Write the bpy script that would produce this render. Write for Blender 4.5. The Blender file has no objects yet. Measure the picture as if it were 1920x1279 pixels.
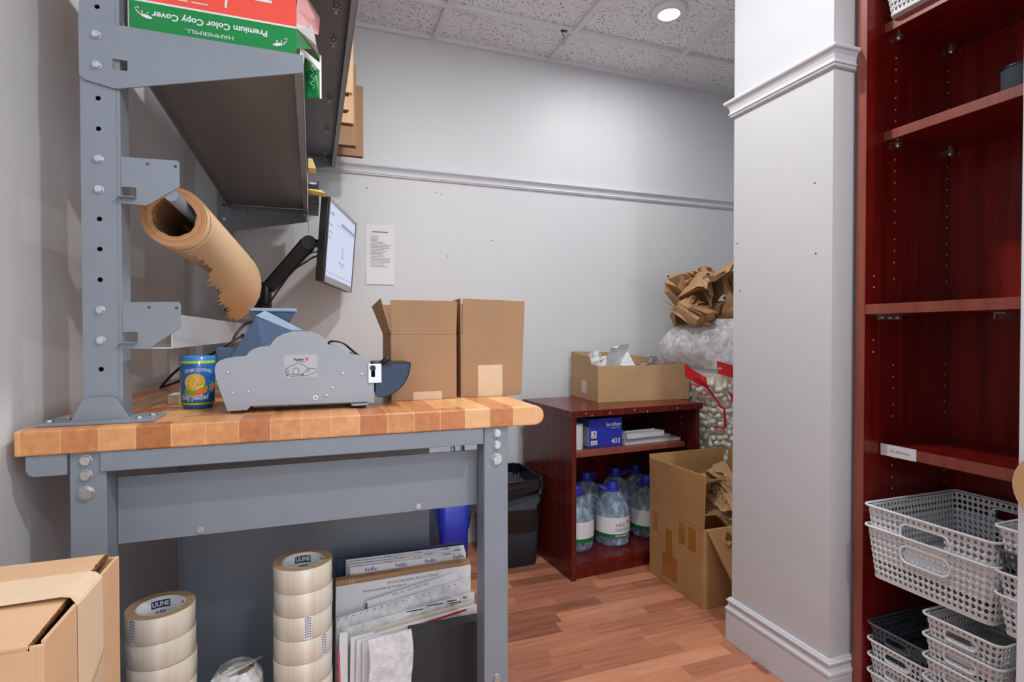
import bpy, math, random
from mathutils import Vector, Matrix
R = math.radians
PI = math.pi
random.seed(7)
S = bpy.context.scene
COL = S.collection

# ------------------------------------------------------------------ camera, light, exposure
cam = bpy.data.cameras.new('camera')
cam.sensor_width = 36
cam.lens = 36 * 1027.742 / 1920
cam.clip_start = 0.02
co = bpy.data.objects.new('camera', cam)
COL.objects.link(co)
co.location = (0, 0, 1.05)
co.rotation_euler = (R(90 - 0.823), R(0.03), R(-20.045))
S.camera = co
S.view_settings.view_transform = 'Standard'
S.view_settings.look = 'None'
S.view_settings.gamma = 1
S.view_settings.exposure = 0.55
S.view_settings.use_curve_mapping = False
w = bpy.data.worlds.new('world')
S.world = w
w.use_nodes = True
w.node_tree.nodes['Background'].inputs[0].default_value = (0.89, 0.945, 1.0, 1)
w.node_tree.nodes['Background'].inputs[1].default_value = 1.05


def lamp(name, loc, power, size, color=(1, 0.99, 0.98), rot=(0, 0, 0), spread=170):
    l = bpy.data.lights.new(name, 'AREA')
    l.shape = 'DISK'
    l.size = size
    l.energy = power
    l.color = color
    l.spread = R(spread)
    o = bpy.data.objects.new(name, l)
    COL.objects.link(o)
    o.location = loc
    o.rotation_euler = rot
    return o


lamp('ceiling_lamp', (1.496, 2.066, 2.452), 4, 0.09, spread=180)
lamp('ceiling_lamp', (0.64, 1.35, 2.45), 11, 0.10, spread=180)
lamp('ceiling_lamp', (0.86, 0.0, 2.45), 13, 0.10, spread=180)
lamp('ceiling_lamp', (0.6, -1.0, 2.45), 10, 0.25, spread=180)


# ------------------------------------------------------------------ materials
def lin(c):
    c = c / 255
    return c / 12.92 if c <= 0.04045 else ((c + 0.055) / 1.055) ** 2.4


def rgb(r, g, b):
    return (lin(r), lin(g), lin(b), 1)


class NT:
    def __init__(s, name):
        s.m = bpy.data.materials.new(name)
        s.m.use_nodes = True
        s.t = s.m.node_tree
        s.p = s.t.nodes['Principled BSDF']

    def n(s, typ, **kw):
        x = s.t.nodes.new(typ)
        for k, v in kw.items():
            if k in x.inputs:
                x.inputs[k].default_value = v
            else:
                setattr(x, k, v)
        return x

    def l(s, a, b):
        s.t.links.new(a, b)

    def coords(s, scale=(1, 1, 1), space='Object'):
        tc = s.n('ShaderNodeTexCoord')
        mp = s.n('ShaderNodeMapping')
        mp.inputs['Scale'].default_value = scale
        s.l(tc.outputs[space], mp.inputs['Vector'])
        return mp.outputs[0]

    def noise(s, vec, scale, detail=3, rough=0.55):
        n = s.n('ShaderNodeTexNoise', Scale=scale, Detail=detail, Roughness=rough)
        s.l(vec, n.inputs['Vector'])
        return n.outputs['Fac']

    def ramp(s, fac, stops, interp='LINEAR'):
        r = s.n('ShaderNodeValToRGB')
        cr = r.color_ramp
        cr.interpolation = interp
        while len(cr.elements) < len(stops):
            cr.elements.new(0.5)
        for e, (p, c) in zip(cr.elements, stops):
            e.position = p
            e.color = c
        s.l(fac, r.inputs[0])
        return r.outputs[0]

    def math(s, op, a, b=None, c=None):
        m = s.n('ShaderNodeMath', operation=op)
        for i, v in enumerate((a, b, c)):
            if v is None:
                continue
            if isinstance(v, (int, float)):
                m.inputs[i].default_value = v
            else:
                s.l(v, m.inputs[i])
        return m.outputs[0]

    def mix(s, fac, a, b, mode='MIX'):
        m = s.n('ShaderNodeMix', data_type='RGBA', blend_type=mode)
        for i, v in ((0, fac), (6, a), (7, b)):
            if isinstance(v, (int, float)):
                m.inputs[i].default_value = v
            elif isinstance(v, tuple):
                m.inputs[i].default_value = v
            else:
                s.l(v, m.inputs[i])
        return m.outputs[2]

    def bump(s, h, strength=0.2, dist=0.002):
        b = s.n('ShaderNodeBump')
        b.inputs['Strength'].default_value = strength
        b.inputs['Distance'].default_value = dist
        s.l(h, b.inputs['Height'])
        s.l(b.outputs[0], s.p.inputs['Normal'])

    def base(s, c):
        if isinstance(c, tuple):
            s.p.inputs['Base Color'].default_value = c
        else:
            s.l(c, s.p.inputs['Base Color'])

    def set(s, rough=0.5, metal=0.0, spec=0.5, **kw):
        s.p.inputs['Roughness'].default_value = rough
        s.p.inputs['Metallic'].default_value = metal
        s.p.inputs['Specular IOR Level'].default_value = spec
        for k, v in kw.items():
            s.p.inputs[k].default_value = v
        return s


def plain(name, c, rough=0.5, metal=0, var=0.06, scale=9, bump=0.0, bscale=220, spec=0.5, **kw):
    t = NT(name)
    v = t.coords()
    n = t.noise(v, scale)
    d = tuple(x * (1 - var) for x in c[:3]) + (1,)
    b = tuple(min(1, x * (1 + var)) for x in c[:3]) + (1,)
    t.base(t.ramp(n, [(0.3, d), (0.7, b)]))
    if bump:
        t.bump(t.noise(v, bscale, 2), bump, 0.001)
    t.set(rough, metal, spec, **kw)
    return t.m


M = {}
M['wall'] = plain('wall_paint', rgb(212, 215, 219), 0.5, var=0.015, scale=2, bump=0.06, bscale=260)
M['wall_pillar'] = plain('pillar_paint', rgb(200, 202, 206), 0.5, var=0.015, scale=2, bump=0.08, bscale=200)
M['trim'] = plain('trim_paint', rgb(206, 209, 215), 0.3, var=0.01)
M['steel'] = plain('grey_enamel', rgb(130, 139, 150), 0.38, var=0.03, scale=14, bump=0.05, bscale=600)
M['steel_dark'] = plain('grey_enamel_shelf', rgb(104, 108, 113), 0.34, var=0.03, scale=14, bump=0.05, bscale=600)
M['hole'] = plain('hole_shade', rgb(22, 24, 28), 0.8)
M['zinc'] = plain('zinc_bolt', rgb(194, 197, 200), 0.34, 0.9, var=0.12, scale=120)
M['chrome'] = plain('bright_steel', rgb(215, 216, 216), 0.22, 0.9, var=0.05, scale=40)
M['black'] = plain('black_plastic', rgb(24, 25, 27), 0.38)
M['rubber'] = plain('black_rubber', rgb(38, 38, 38), 0.7)
M['darkgrey'] = plain('charcoal_plastic', rgb(62, 68, 76), 0.8, bump=0.05, spec=0.2)
M['white'] = plain('white_paper', rgb(226, 228, 232), 0.6, var=0.02)
M['ink'] = plain('black_ink', rgb(30, 30, 34), 0.6)
M['greyink'] = plain('grey_ink', rgb(120, 122, 128), 0.6)
M['navy'] = plain('navy_ink', rgb(38, 58, 96), 0.5)
M['purple'] = plain('purple_ink', rgb(84, 70, 160), 0.5)
M['redink'] = plain('red_ink', rgb(205, 30, 40), 0.5)
M['pinkink'] = plain('pink_ink', rgb(224, 80, 110), 0.5)
M['blue'] = plain('blue_plastic', rgb(44, 58, 190), 0.35)
M['capblue'] = plain('blue_cap', rgb(62, 70, 205), 0.35)
M['tonerblue'] = plain('blue_carton', rgb(44, 62, 188), 0.4, var=0.03)
M['green'] = plain('green_wrap', rgb(0, 134, 62), 0.28, var=0.05)
M['labelgreen'] = plain('green_label', rgb(16, 110, 58), 0.4)
M['red'] = plain('red_wrap', rgb(240, 84, 66), 0.3, var=0.03)
M['yellow'] = plain('yellow_paper', rgb(235, 205, 120), 0.7)
M['orange'] = plain('orange_ink', rgb(226, 96, 36), 0.5)
M['cream'] = plain('cream_paper', rgb(214, 205, 190), 0.7)
M['tapepaper'] = plain('paper_tape', rgb(222, 196, 164), 0.6, var=0.03, scale=60)
M['bluegrey'] = plain('blue_grey_plastic', rgb(80, 101, 128), 0.35, var=0.03)
M['bluegrey_light'] = plain('pale_blue_grey_plastic', rgb(146, 166, 190), 0.35, var=0.03)
M['plate'] = plain('grey_machine_plate', rgb(156, 163, 174), 0.36, var=0.02, bump=0.05, bscale=500)
M['cutter'] = plain('smoky_blue_cover', rgb(38, 56, 86), 0.2)
M['lightbasket'] = plain('pale_grey_basket', rgb(224, 229, 232), 0.5, var=0.03)
M['darkbasket'] = plain('slate_basket', rgb(84, 90, 100), 0.5, var=0.04)
M['peanut'] = plain('cream_foam', rgb(250, 244, 230), 0.75, var=0.04, scale=30, bump=0.2, bscale=300, **{'Subsurface Weight': 0.5, 'Subsurface Scale': 0.03})
M['brownfold'] = plain('brown_corrugation', rgb(120, 72, 34), 0.8, var=0.3, scale=180)
M['black_board'] = plain('black_board', rgb(50, 52, 54), 0.6, bump=0.1)


def cardboard(name, c, flute=(0, 0, 0), rough=0.75):
    t = NT(name)
    v = t.coords()
    n = t.noise(v, 6, 4)
    f = t.noise(t.coords((420, 420, 3)), 1, 2)
    a = t.math('ADD', t.math('MULTIPLY', n, 0.7), t.math('MULTIPLY', f, 0.3))
    t.base(t.ramp(a, [(0.3, tuple(x * 0.86 for x in c[:3]) + (1,)), (0.7, tuple(min(1, x * 1.08) for x in c[:3]) + (1,))]))
    t.bump(f, 0.12, 0.0008)
    t.set(rough)
    return t.m


M['card'] = cardboard('kraft_cardboard', rgb(172, 136, 102))
M['card_big'] = cardboard('kraft_cardboard_tan', rgb(178, 136, 86))
M['card_light'] = cardboard('kraft_cardboard_pale', rgb(212, 172, 134))
M['card_tray'] = cardboard('kraft_cardboard_old', rgb(190, 156, 114))
M['kraft'] = cardboard('kraft_paper', rgb(184, 146, 104))
M['kraft_roll'] = plain('kraft_roll_paper', rgb(214, 180, 138), 0.6, var=0.02)
M['browntape'] = plain('brown_tape', rgb(158, 108, 50), 0.25)


def roll_end():
    t = NT('kraft_roll_end')
    tc = t.n('ShaderNodeTexCoord')
    sx = t.n('ShaderNodeSeparateXYZ')
    t.l(tc.outputs['Object'], sx.inputs[0])
    x, z = sx.outputs[0], sx.outputs[2]
    r = t.math('SQRT', t.math('ADD', t.math('MULTIPLY', x, x), t.math('MULTIPLY', z, z)))
    cb = t.n('ShaderNodeCombineXYZ')
    t.l(t.math('MULTIPLY', r, 420), cb.inputs[0])
    n = t.noise(cb.outputs[0], 1, 2)
    t.base(t.ramp(n, [(0.35, rgb(160, 104, 62)), (0.65, rgb(206, 160, 114))]))
    t.set(0.8)
    return t.m


M['rollend'] = roll_end()


def butcher():
    t = NT('butcher_block_maple')
    tc = t.n('ShaderNodeTexCoord')
    sx = t.n('ShaderNodeSeparateXYZ')
    t.l(tc.outputs['Object'], sx.inputs[0])
    X, Y, Z = sx.outputs
    u = t.math('DIVIDE', t.math('ADD', X, 0.02), 0.0525)
    ix = t.math('FLOOR', u)
    fx = t.math('FRACT', u)
    wn = t.n('ShaderNodeTexWhiteNoise', noise_dimensions='1D')
    t.l(ix, wn.inputs['W'])
    vy = t.math('DIVIDE', t.math('ADD', Y, t.math('MULTIPLY', wn.outputs['Value'], 3.0)), 0.46)
    iy = t.math('FLOOR', vy)
    fy = t.math('FRACT', vy)
    cb = t.n('ShaderNodeCombineXYZ')
    t.l(ix, cb.inputs[0])
    t.l(iy, cb.inputs[1])
    w2 = t.n('ShaderNodeTexWhiteNoise', noise_dimensions='2D')
    t.l(cb.outputs[0], w2.inputs['Vector'])
    tone = w2.outputs['Value']
    # grain: streaks along the length, rings on the end
    off = t.n('ShaderNodeVectorMath', operation='MULTIPLY_ADD')
    t.l(tc.outputs['Object'], off.inputs[0])
    off.inputs[1].default_value = (60, 5, 60)
    sc = t.n('ShaderNodeVectorMath', operation='SCALE')
    t.l(w2.outputs['Color'], sc.inputs[0])
    sc.inputs['Scale'].default_value = 30
    t.l(sc.outputs[0], off.inputs[2])
    g = t.noise(off.outputs[0], 1.0, 4, 0.6)
    a = t.math('ADD', t.math('MULTIPLY', tone, 0.68), t.math('MULTIPLY', g, 0.42))
    c = t.ramp(a, [(0.15, rgb(156, 86, 44)), (0.45, rgb(196, 126, 74)), (0.65, rgb(220, 160, 104)), (0.95, rgb(232, 186, 136))])
    dk = t.math('GREATER_THAN', t.noise(off.outputs[0], 0.45, 3), 0.66)
    c = t.mix(t.math('MULTIPLY', dk, 0.35), c, rgb(150, 96, 52))
    ln = t.math('LESS_THAN', fx, 0.022)
    ln2 = t.math('LESS_THAN', fy, 0.004)
    c = t.mix(t.math('MULTIPLY', t.math('MAXIMUM', ln, ln2), 0.55), c, rgb(240, 205, 165))
    t.base(c)
    t.set(0.3)
    return t.m


M['butcher'] = butcher()


def floor_mat():
    t = NT('laminate_strips')
    tc = t.n('ShaderNodeTexCoord')
    sx = t.n('ShaderNodeSeparateXYZ')
    t.l(tc.outputs['Object'], sx.inputs[0])
    X, Y, Z = sx.outputs
    v = t.math('DIVIDE', Y, 0.062)
    iy = t.math('FLOOR', v)
    fy = t.math('FRACT', v)
    wn = t.n('ShaderNodeTexWhiteNoise', noise_dimensions='1D')
    t.l(iy, wn.inputs['W'])
    u = t.math('DIVIDE', t.math('ADD', X, t.math('MULTIPLY', wn.outputs['Value'], 5.0)), 0.36)
    ix = t.math('FLOOR', u)
    fx = t.math('FRACT', u)
    cb = t.n('ShaderNodeCombineXYZ')
    t.l(ix, cb.inputs[0])
    t.l(iy, cb.inputs[1])
    w2 = t.n('ShaderNodeTexWhiteNoise', noise_dimensions='2D')
    t.l(cb.outputs[0], w2.inputs['Vector'])
    off = t.n('ShaderNodeVectorMath', operation='MULTIPLY_ADD')
    t.l(tc.outputs['Object'], off.inputs[0])
    off.inputs[1].default_value = (5, 60, 1)
    sc = t.n('ShaderNodeVectorMath', operation='SCALE')
    t.l(w2.outputs['Color'], sc.inputs[0])
    sc.inputs['Scale'].default_value = 25
    t.l(sc.outputs[0], off.inputs[2])
    g = t.noise(off.outputs[0], 1.0, 5, 0.6)
    big = t.noise(off.outputs[0], 0.35, 3)
    a = t.math('ADD', t.math('ADD', t.math('MULTIPLY', w2.outputs['Value'], 0.42), t.math('MULTIPLY', g, 0.5)), t.math('MULTIPLY', big, 0.18))
    c = t.ramp(a, [(0.25, rgb(116, 70, 54)), (0.45, rgb(164, 106, 80)), (0.7, rgb(198, 136, 104)), (0.9, rgb(214, 156, 122))])
    ln = t.math('MAXIMUM', t.math('LESS_THAN', fy, 0.03), t.math('LESS_THAN', fx, 0.006))
    c = t.mix(t.math('MULTIPLY', ln, 0.3), c, rgb(128, 80, 56))
    t.base(c)
    t.set(0.34)
    return t.m


M['floor'] = floor_mat()


def mahogany(name, c1, c2, rough=0.25):
    t = NT(name)
    n = t.noise(t.coords((34, 34, 1.6)), 1, 5, 0.6)
    f = t.noise(t.coords((220, 220, 7)), 1, 2)
    a = t.math('ADD', t.math('MULTIPLY', n, 0.75), t.math('MULTIPLY', f, 0.25))
    t.base(t.ramp(a, [(0.32, c1), (0.68, c2)]))
    t.set(rough)
    return t.m


M['mahogany'] = mahogany('mahogany_laminate', rgb(72, 14, 10), rgb(118, 32, 22))
M['mahogany_tall'] = mahogany('mahogany_laminate_red', rgb(84, 12, 9), rgb(136, 30, 22))
M['mahogany_edge'] = mahogany('mahogany_edge_band', rgb(122, 58, 46), rgb(148, 80, 66), 0.4)
M['mahogany_side'] = mahogany('mahogany_side', rgb(72, 24, 20), rgb(112, 38, 28), 0.22)


def ceiling_mat():
    t = NT('acoustic_tile')
    v = t.coords()
    vo = t.n('ShaderNodeTexVoronoi', Scale=95.0)
    t.l(v, vo.inputs['Vector'])
    w2 = t.n('ShaderNodeTexWhiteNoise', noise_dimensions='3D')
    t.l(vo.outputs['Position'], w2.inputs['Vector'])
    rad = t.math('MULTIPLY', w2.outputs['Value'], 0.4)
    dot = t.math('LESS_THAN', vo.outputs['Distance'], rad)
    n = t.noise(v, 60, 4)
    c = t.ramp(n, [(0.3, rgb(222, 225, 230)), (0.7, rgb(240, 243, 248))])
    c = t.mix(t.math('MULTIPLY', dot, 0.85), c, rgb(92, 90, 90))
    t.base(c)
    t.bump(n, 0.3, 0.002)
    t.set(0.9)
    return t.m


M['ceiling'] = ceiling_mat()
M['tbar'] = plain('ceiling_grid_paint', rgb(220, 223, 227), 0.5, var=0.02)


def tape_mat():
    t = NT('clear_tape_roll')
    n = t.noise(t.coords((1, 1, 0.05)), 34, 3)
    t.base(t.ramp(n, [(0.3, rgb(212, 203, 184)), (0.55, rgb(230, 224, 210)), (0.75, rgb(242, 238, 228))]))
    t.set(0.22, **{'Subsurface Weight': 0.0, 'Coat Weight': 0.4})
    return t.m


M['tape'] = tape_mat()
M['tapeend'] = plain('tape_roll_end', rgb(190, 164, 126), 0.4, var=0.1, scale=60)


def clearplastic(name, c, alpha, rough=0.1):
    t = NT(name)
    t.base(c)
    t.set(rough, 0, 0.7)
    n = t.noise(t.coords(), 34, 3)
    t.l(t.ramp(n, [(0.3, (alpha * 0.5,) * 3 + (1,)), (0.75, (min(1, alpha * 1.5),) * 3 + (1,))]), t.p.inputs['Alpha'])
    t.bump(n, 0.9, 0.006)
    return t.m


M['bag'] = clearplastic('clear_bag_film', rgb(252, 252, 252), 0.05, 0.18)
M['bagtop'] = clearplastic('clear_bag_film_bunched', rgb(246, 244, 246), 0.55)
M['poly'] = clearplastic('clear_poly_sleeve', rgb(240, 241, 244), 0.78)
M['blackbag'] = plain('black_bin_liner', rgb(20, 20, 22), 0.2, bump=0.9, bscale=30)
M['mailer'] = plain('white_poly_mailer', rgb(226, 228, 232), 0.25, var=0.02)


def water():
    t = NT('water_bottle_plastic')
    t.base(rgb(196, 224, 250))
    t.set(0.06, 0, 0.9)
    v = t.coords((1, 1, 0.55))
    n = t.noise(v, 42, 3)
    t.l(t.ramp(n, [(0.38, (0.12,) * 3 + (1,)), (0.55, (0.4,) * 3 + (1,)), (0.7, (0.85,) * 3 + (1,))]), t.p.inputs['Alpha'])  # sparkles and reflections put into the alpha as pale patches
    t.bump(n, 0.8, 0.008)
    return t.m


M['water'] = water()


def emit(name, c, s):
    t = NT(name)
    t.base((0.02, 0.02, 0.02, 1))
    t.p.inputs['Emission Color'].default_value = c
    t.p.inputs['Emission Strength'].default_value = s
    return t.m


M['lens'] = emit('lamp_lens', (1, 0.98, 0.95, 1), 12)
M['screen'] = emit('lit_screen', rgb(206, 212, 238), 0.62)
M['screen_dim'] = emit('lit_screen_grey', rgb(150, 156, 178), 0.55)


def cup_mat():
    t = NT('cup_print')
    tc = t.n('ShaderNodeTexCoord')
    sx = t.n('ShaderNodeSeparateXYZ')
    t.l(tc.outputs['Object'], sx.inputs[0])
    z = t.math('DIVIDE', sx.outputs[2], 0.108)
    n = t.noise(t.coords(), 90, 3)
    body = t.ramp(n, [(0.3, rgb(28, 74, 140)), (0.7, rgb(52, 118, 190))])
    c = t.ramp(z, [(0, rgb(30, 86, 160)), (0.075, rgb(22, 92, 74)), (0.085, rgb(176, 186, 44)), (0.125, rgb(22, 92, 74)), (0.135, rgb(40, 96, 165)),
                   (0.865, rgb(22, 92, 74)), (0.875, rgb(170, 196, 44)), (0.925, rgb(60, 130, 205))], 'CONSTANT')
    mid = t.math('MULTIPLY', t.math('GREATER_THAN', z, 0.14), t.math('LESS_THAN', z, 0.865))
    t.base(t.mix(mid, c, body))
    t.set(0.18)
    return t.m


M['cup'] = cup_mat()
M['bun'] = plain('bun_ink', rgb(216, 170, 70), 0.3)
M['bunlight'] = plain('seed_ink', rgb(240, 214, 110), 0.3)
M['lettuce'] = plain('green_ink', rgb(112, 160, 52), 0.3)
M['skyink'] = plain('sky_ink', rgb(206, 226, 244), 0.3)

# ------------------------------------------------------------------ builders
OFF = {}


class B:
    """collects shapes in world (or root-local) coordinates and links them as one mesh object"""

    def __init__(s):
        s.v, s.f, s.i, s.sm = [], [], [], []
        s.k = 0

    def add(s, vs, fs, smooth=False):
        o = len(s.v)
        s.v += [Vector(v) for v in vs]
        for f in fs:
            s.f.append([o + q for q in f])
            s.i.append(s.k)
            s.sm.append(smooth)
        return s

    def box(s, x0, x1, y0, y1, z0, z1, M4=None):
        vs = [Vector(p) for p in ((x0, y0, z0), (x1, y0, z0), (x1, y1, z0), (x0, y1, z0), (x0, y0, z1), (x1, y0, z1), (x1, y1, z1), (x0, y1, z1))]
        if M4:
            vs = [M4 @ v for v in vs]
        return s.add(vs, [(0, 3, 2, 1), (4, 5, 6, 7), (0, 1, 5, 4), (1, 2, 6, 5), (2, 3, 7, 6), (3, 0, 4, 7)])

    def hexa(s, q0, q1):
        return s.add(list(q0) + list(q1), [(3, 2, 1, 0), (4, 5, 6, 7), (0, 1, 5, 4), (1, 2, 6, 5), (2, 3, 7, 6), (3, 0, 4, 7)])

    def cyl(s, a, b, r0, r1=None, n=20, cap=True, smooth=True, ph=0):
        a, b = Vector(a), Vector(b)
        r1 = r0 if r1 is None else r1
        d = (b - a).normalized()
        u = d.orthogonal().normalized()
        w_ = d.cross(u)
        vs = []
        for p, r in ((a, r0), (b, r1)):
            for k in range(n):
                t = ph + 2 * PI * k / n
                vs.append(p + u * (r * math.cos(t)) + w_ * (r * math.sin(t)))
        s.add(vs, [(k, (k + 1) % n, n + (k + 1) % n, n + k) for k in range(n)], smooth)
        if cap:
            s.add(vs[:n], [tuple(range(n))[::-1]])
            s.add(vs[n:], [tuple(range(n))])
        return s

    def hexbolt(s, c, d, r, h):
        c, d = Vector(c), Vector(d).normalized()
        s.cyl(c, c + d * h * 0.25, r * 1.12, n=16)
        s.cyl(c + d * h * 0.25, c + d * h, r, r * 0.94, n=6, smooth=False, ph=random.random())
        return s

    def tube(s, pts, r, n=8, smooth=True):
        pts = [Vector(p) for p in pts]
        vs = []
        up = Vector((0.13, 0.21, 0.97))
        for k, p in enumerate(pts):
            t = (pts[min(k + 1, len(pts) - 1)] - pts[max(k - 1, 0)]).normalized()
            a = t.cross(up)
            if a.length < 1e-4:
                a = t.orthogonal()
            a.normalize()
            b = t.cross(a)
            rr = r[k] if isinstance(r, (list, tuple)) else r
            for j in range(n):
                q = 2 * PI * j / n
                vs.append(p + a * (rr * math.cos(q)) + b * (rr * math.sin(q)))
        fs = []
        for k in range(len(pts) - 1):
            for j in range(n):
                fs.append((k * n + j, k * n + (j + 1) % n, (k + 1) * n + (j + 1) % n, (k + 1) * n + j))
        fs.append(tuple(range(n))[::-1])
        fs.append(tuple(range((len(pts) - 1) * n, len(pts) * n)))
        return s.add(vs, fs, smooth)

    def lathe(s, prof, c=(0, 0, 0), n=32, smooth=True):
        c = Vector(c)
        vs = []
        for r, z in prof:
            for k in range(n):
                t = 2 * PI * k / n
                vs.append(c + Vector((r * math.cos(t), r * math.sin(t), z)))
        fs = []
        for j in range(len(prof) - 1):
            for k in range(n):
                fs.append((j * n + k, j * n + (k + 1) % n, (j + 1) * n + (k + 1) % n, (j + 1) * n + k))
        return s.add(vs, fs, smooth)

    def quad(s, a, b, c, d):
        return s.add([a, b, c, d], [(0, 1, 2, 3)])

    def prism(s, poly, axis, d0, d1, smooth=False):
        """2D polygon extruded along an axis: 'y' takes (x,z), 'x' takes (y,z), 'z' takes (x,y)"""
        def P(p, d):
            return {'y': (p[0], d, p[1]), 'x': (d, p[0], p[1]), 'z': (p[0], p[1], d)}[axis]
        n = len(poly)
        vs = [P(p, d0) for p in poly] + [P(p, d1) for p in poly]
        s.add(vs, [tuple(range(n)), tuple(range(n, 2 * n))[::-1]])
        s.add(vs, [(k, k + n, (k + 1) % n + n, (k + 1) % n) for k in range(n)], smooth)
        return s

    def build(s, name, mat, parent=None, bevel=0, seg=2, origin=None, solid=0, world=True):
        off = OFF[parent.as_pointer()] if parent else Vector((0, 0, 0))
        if parent and not world:
            off = Vector((0, 0, 0))
        o_ = Vector(origin) if origin else Vector((0, 0, 0))
        me = bpy.data.meshes.new(name)
        me.from_pydata([v - off - o_ for v in s.v], [], s.f)
        mats = mat if isinstance(mat, (list, tuple)) else [mat]
        for m in mats:
            me.materials.append(m)
        for p, i, q in zip(me.polygons, s.i, s.sm):
            p.material_index = i
            p.use_smooth = q
        me.update()
        import bmesh
        bm = bmesh.new()
        bm.from_mesh(me)
        bmesh.ops.remove_doubles(bm, verts=bm.verts, dist=1e-6)
        if not solid:
            bmesh.ops.recalc_face_normals(bm, faces=bm.faces)
        bm.to_mesh(me)
        bm.free()
        o = bpy.data.objects.new(name, me)
        COL.objects.link(o)
        if parent:
            o.parent = parent
        o.location = o_
        OFF[o.as_pointer()] = off + o_ if world else o_
        if solid:
            m = o.modifiers.new('thickness', 'SOLIDIFY')
            m.thickness = solid
        if bevel:
            m = o.modifiers.new('bevel', 'BEVEL')
            m.width = bevel
            m.segments = seg
            m.limit_method = 'ANGLE'
            m.angle_limit = R(40)
        return o


def tag(o, label, cat, group=None):
    o['label'] = label
    o['category'] = cat
    if group:
        o['group'] = group
    return o


def thing(name, label, cat, loc=(0, 0, 0), rotz=0, group=None):
    o = bpy.data.objects.new(name, None)
    o.empty_display_size = 0.05
    COL.objects.link(o)
    o.location = loc
    o.rotation_euler = (0, 0, rotz)
    OFF[o.as_pointer()] = Vector(loc)
    return tag(o, label, cat, group)


def dup(root, loc, rotz=None, label=None, group=None):
    r = root.copy()
    COL.objects.link(r)
    r.location = loc
    if rotz is not None:
        r.rotation_euler = (0, 0, rotz)
    if label:
        r['label'] = label
    if group:
        r['group'] = group
    for ch in list(root.children):
        c = ch.copy()
        COL.objects.link(c)
        c.parent = r
        for g in list(ch.children):
            d = g.copy()
            COL.objects.link(d)
            d.parent = c
    OFF[r.as_pointer()] = Vector(loc)
    return r


def struct(o):
    o['kind'] = 'structure'
    return o


def curve_mesh(cu, name):
    o = bpy.data.objects.new('tmp', cu)
    COL.objects.link(o)
    dg = bpy.context.evaluated_depsgraph_get()
    me = bpy.data.meshes.new_from_object(o.evaluated_get(dg))
    vs = [v.co.copy() for v in me.vertices]
    fs = [tuple(p.vertices) for p in me.polygons]
    bpy.data.objects.remove(o)
    bpy.data.curves.remove(cu)
    bpy.data.meshes.remove(me)
    return vs, fs


def text_geo(s, size, align='CENTER', shear=0.0, bold=0.0):
    cu = bpy.data.curves.new('text', 'FONT')
    cu.body = s
    cu.size = size
    cu.align_x = align
    cu.align_y = 'CENTER'
    cu.shear = shear
    cu.offset = bold
    cu.resolution_u = 2
    return curve_mesh(cu, 'text')


def lettering(s, size, mat, o, right, up, parent, align='CENTER', name='lettering', shear=0.0, bold=0.0, squash=1.0):
    vs, fs = text_geo(s, size, align, shear, bold)
    o, right, up = Vector(o), Vector(right).normalized(), Vector(up).normalized()
    b = B()
    b.add([o + right * (v.x * squash) + up * v.y for v in vs], fs)
    return b.build(name, mat, parent)


def plate_geo(outline, holes, depth):
    """flat outline with holes, extruded: returns verts (x, y in plane, z = -depth..0)"""
    cu = bpy.data.curves.new('plate', 'CURVE')
    cu.dimensions = '2D'
    cu.fill_mode = 'BOTH'
    cu.extrude = depth / 2
    for pl in [outline] + list(holes):
        sp = cu.splines.new('POLY')
        sp.points.add(len(pl) - 1)
        for p, q in zip(sp.points, pl):
            p.co = (q[0], q[1], 0, 1)
        sp.use_cyclic_u = True
    return curve_mesh(cu, 'plate')


def xz_plate(b, outline, holes, y0, y1):
    vs, fs = plate_geo(outline, holes, abs(y1 - y0))
    m = (y0 + y1) / 2
    b.add([(v.x, m - v.z, v.y) for v in vs], fs)
    return b


def circ(cx, cz, r, n=14):
    return [(cx + r * math.cos(2 * PI * k / n), cz + r * math.sin(2 * PI * k / n)) for k in range(n)]


def rrect(x0, x1, z0, z1, r, n=5):
    out = []
    for cx, cz, a in ((x1 - r, z1 - r, 0), (x0 + r, z1 - r, 90), (x0 + r, z0 + r, 180), (x1 - r, z0 + r, 270)):
        for k in range(n + 1):
            t = R(a + 90 * k / n)
            out.append((cx + r * math.cos(t), cz + r * math.sin(t)))
    return out


def smooth_path(pts, n=6):
    P = [Vector(p) for p in pts]
    out = []
    for i in range(len(P) - 1):
        p0, p1, p2, p3 = P[max(i - 1, 0)], P[i], P[i + 1], P[min(i + 2, len(P) - 1)]
        for k in range(n):
            t = k / n
            out.append(0.5 * ((2 * p1) + (p2 - p0) * t + (2 * p0 - 5 * p1 + 4 * p2 - p3) * t * t + (3 * p1 - p0 - 3 * p2 + p3) * t ** 3))
    out.append(P[-1])
    return out


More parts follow.
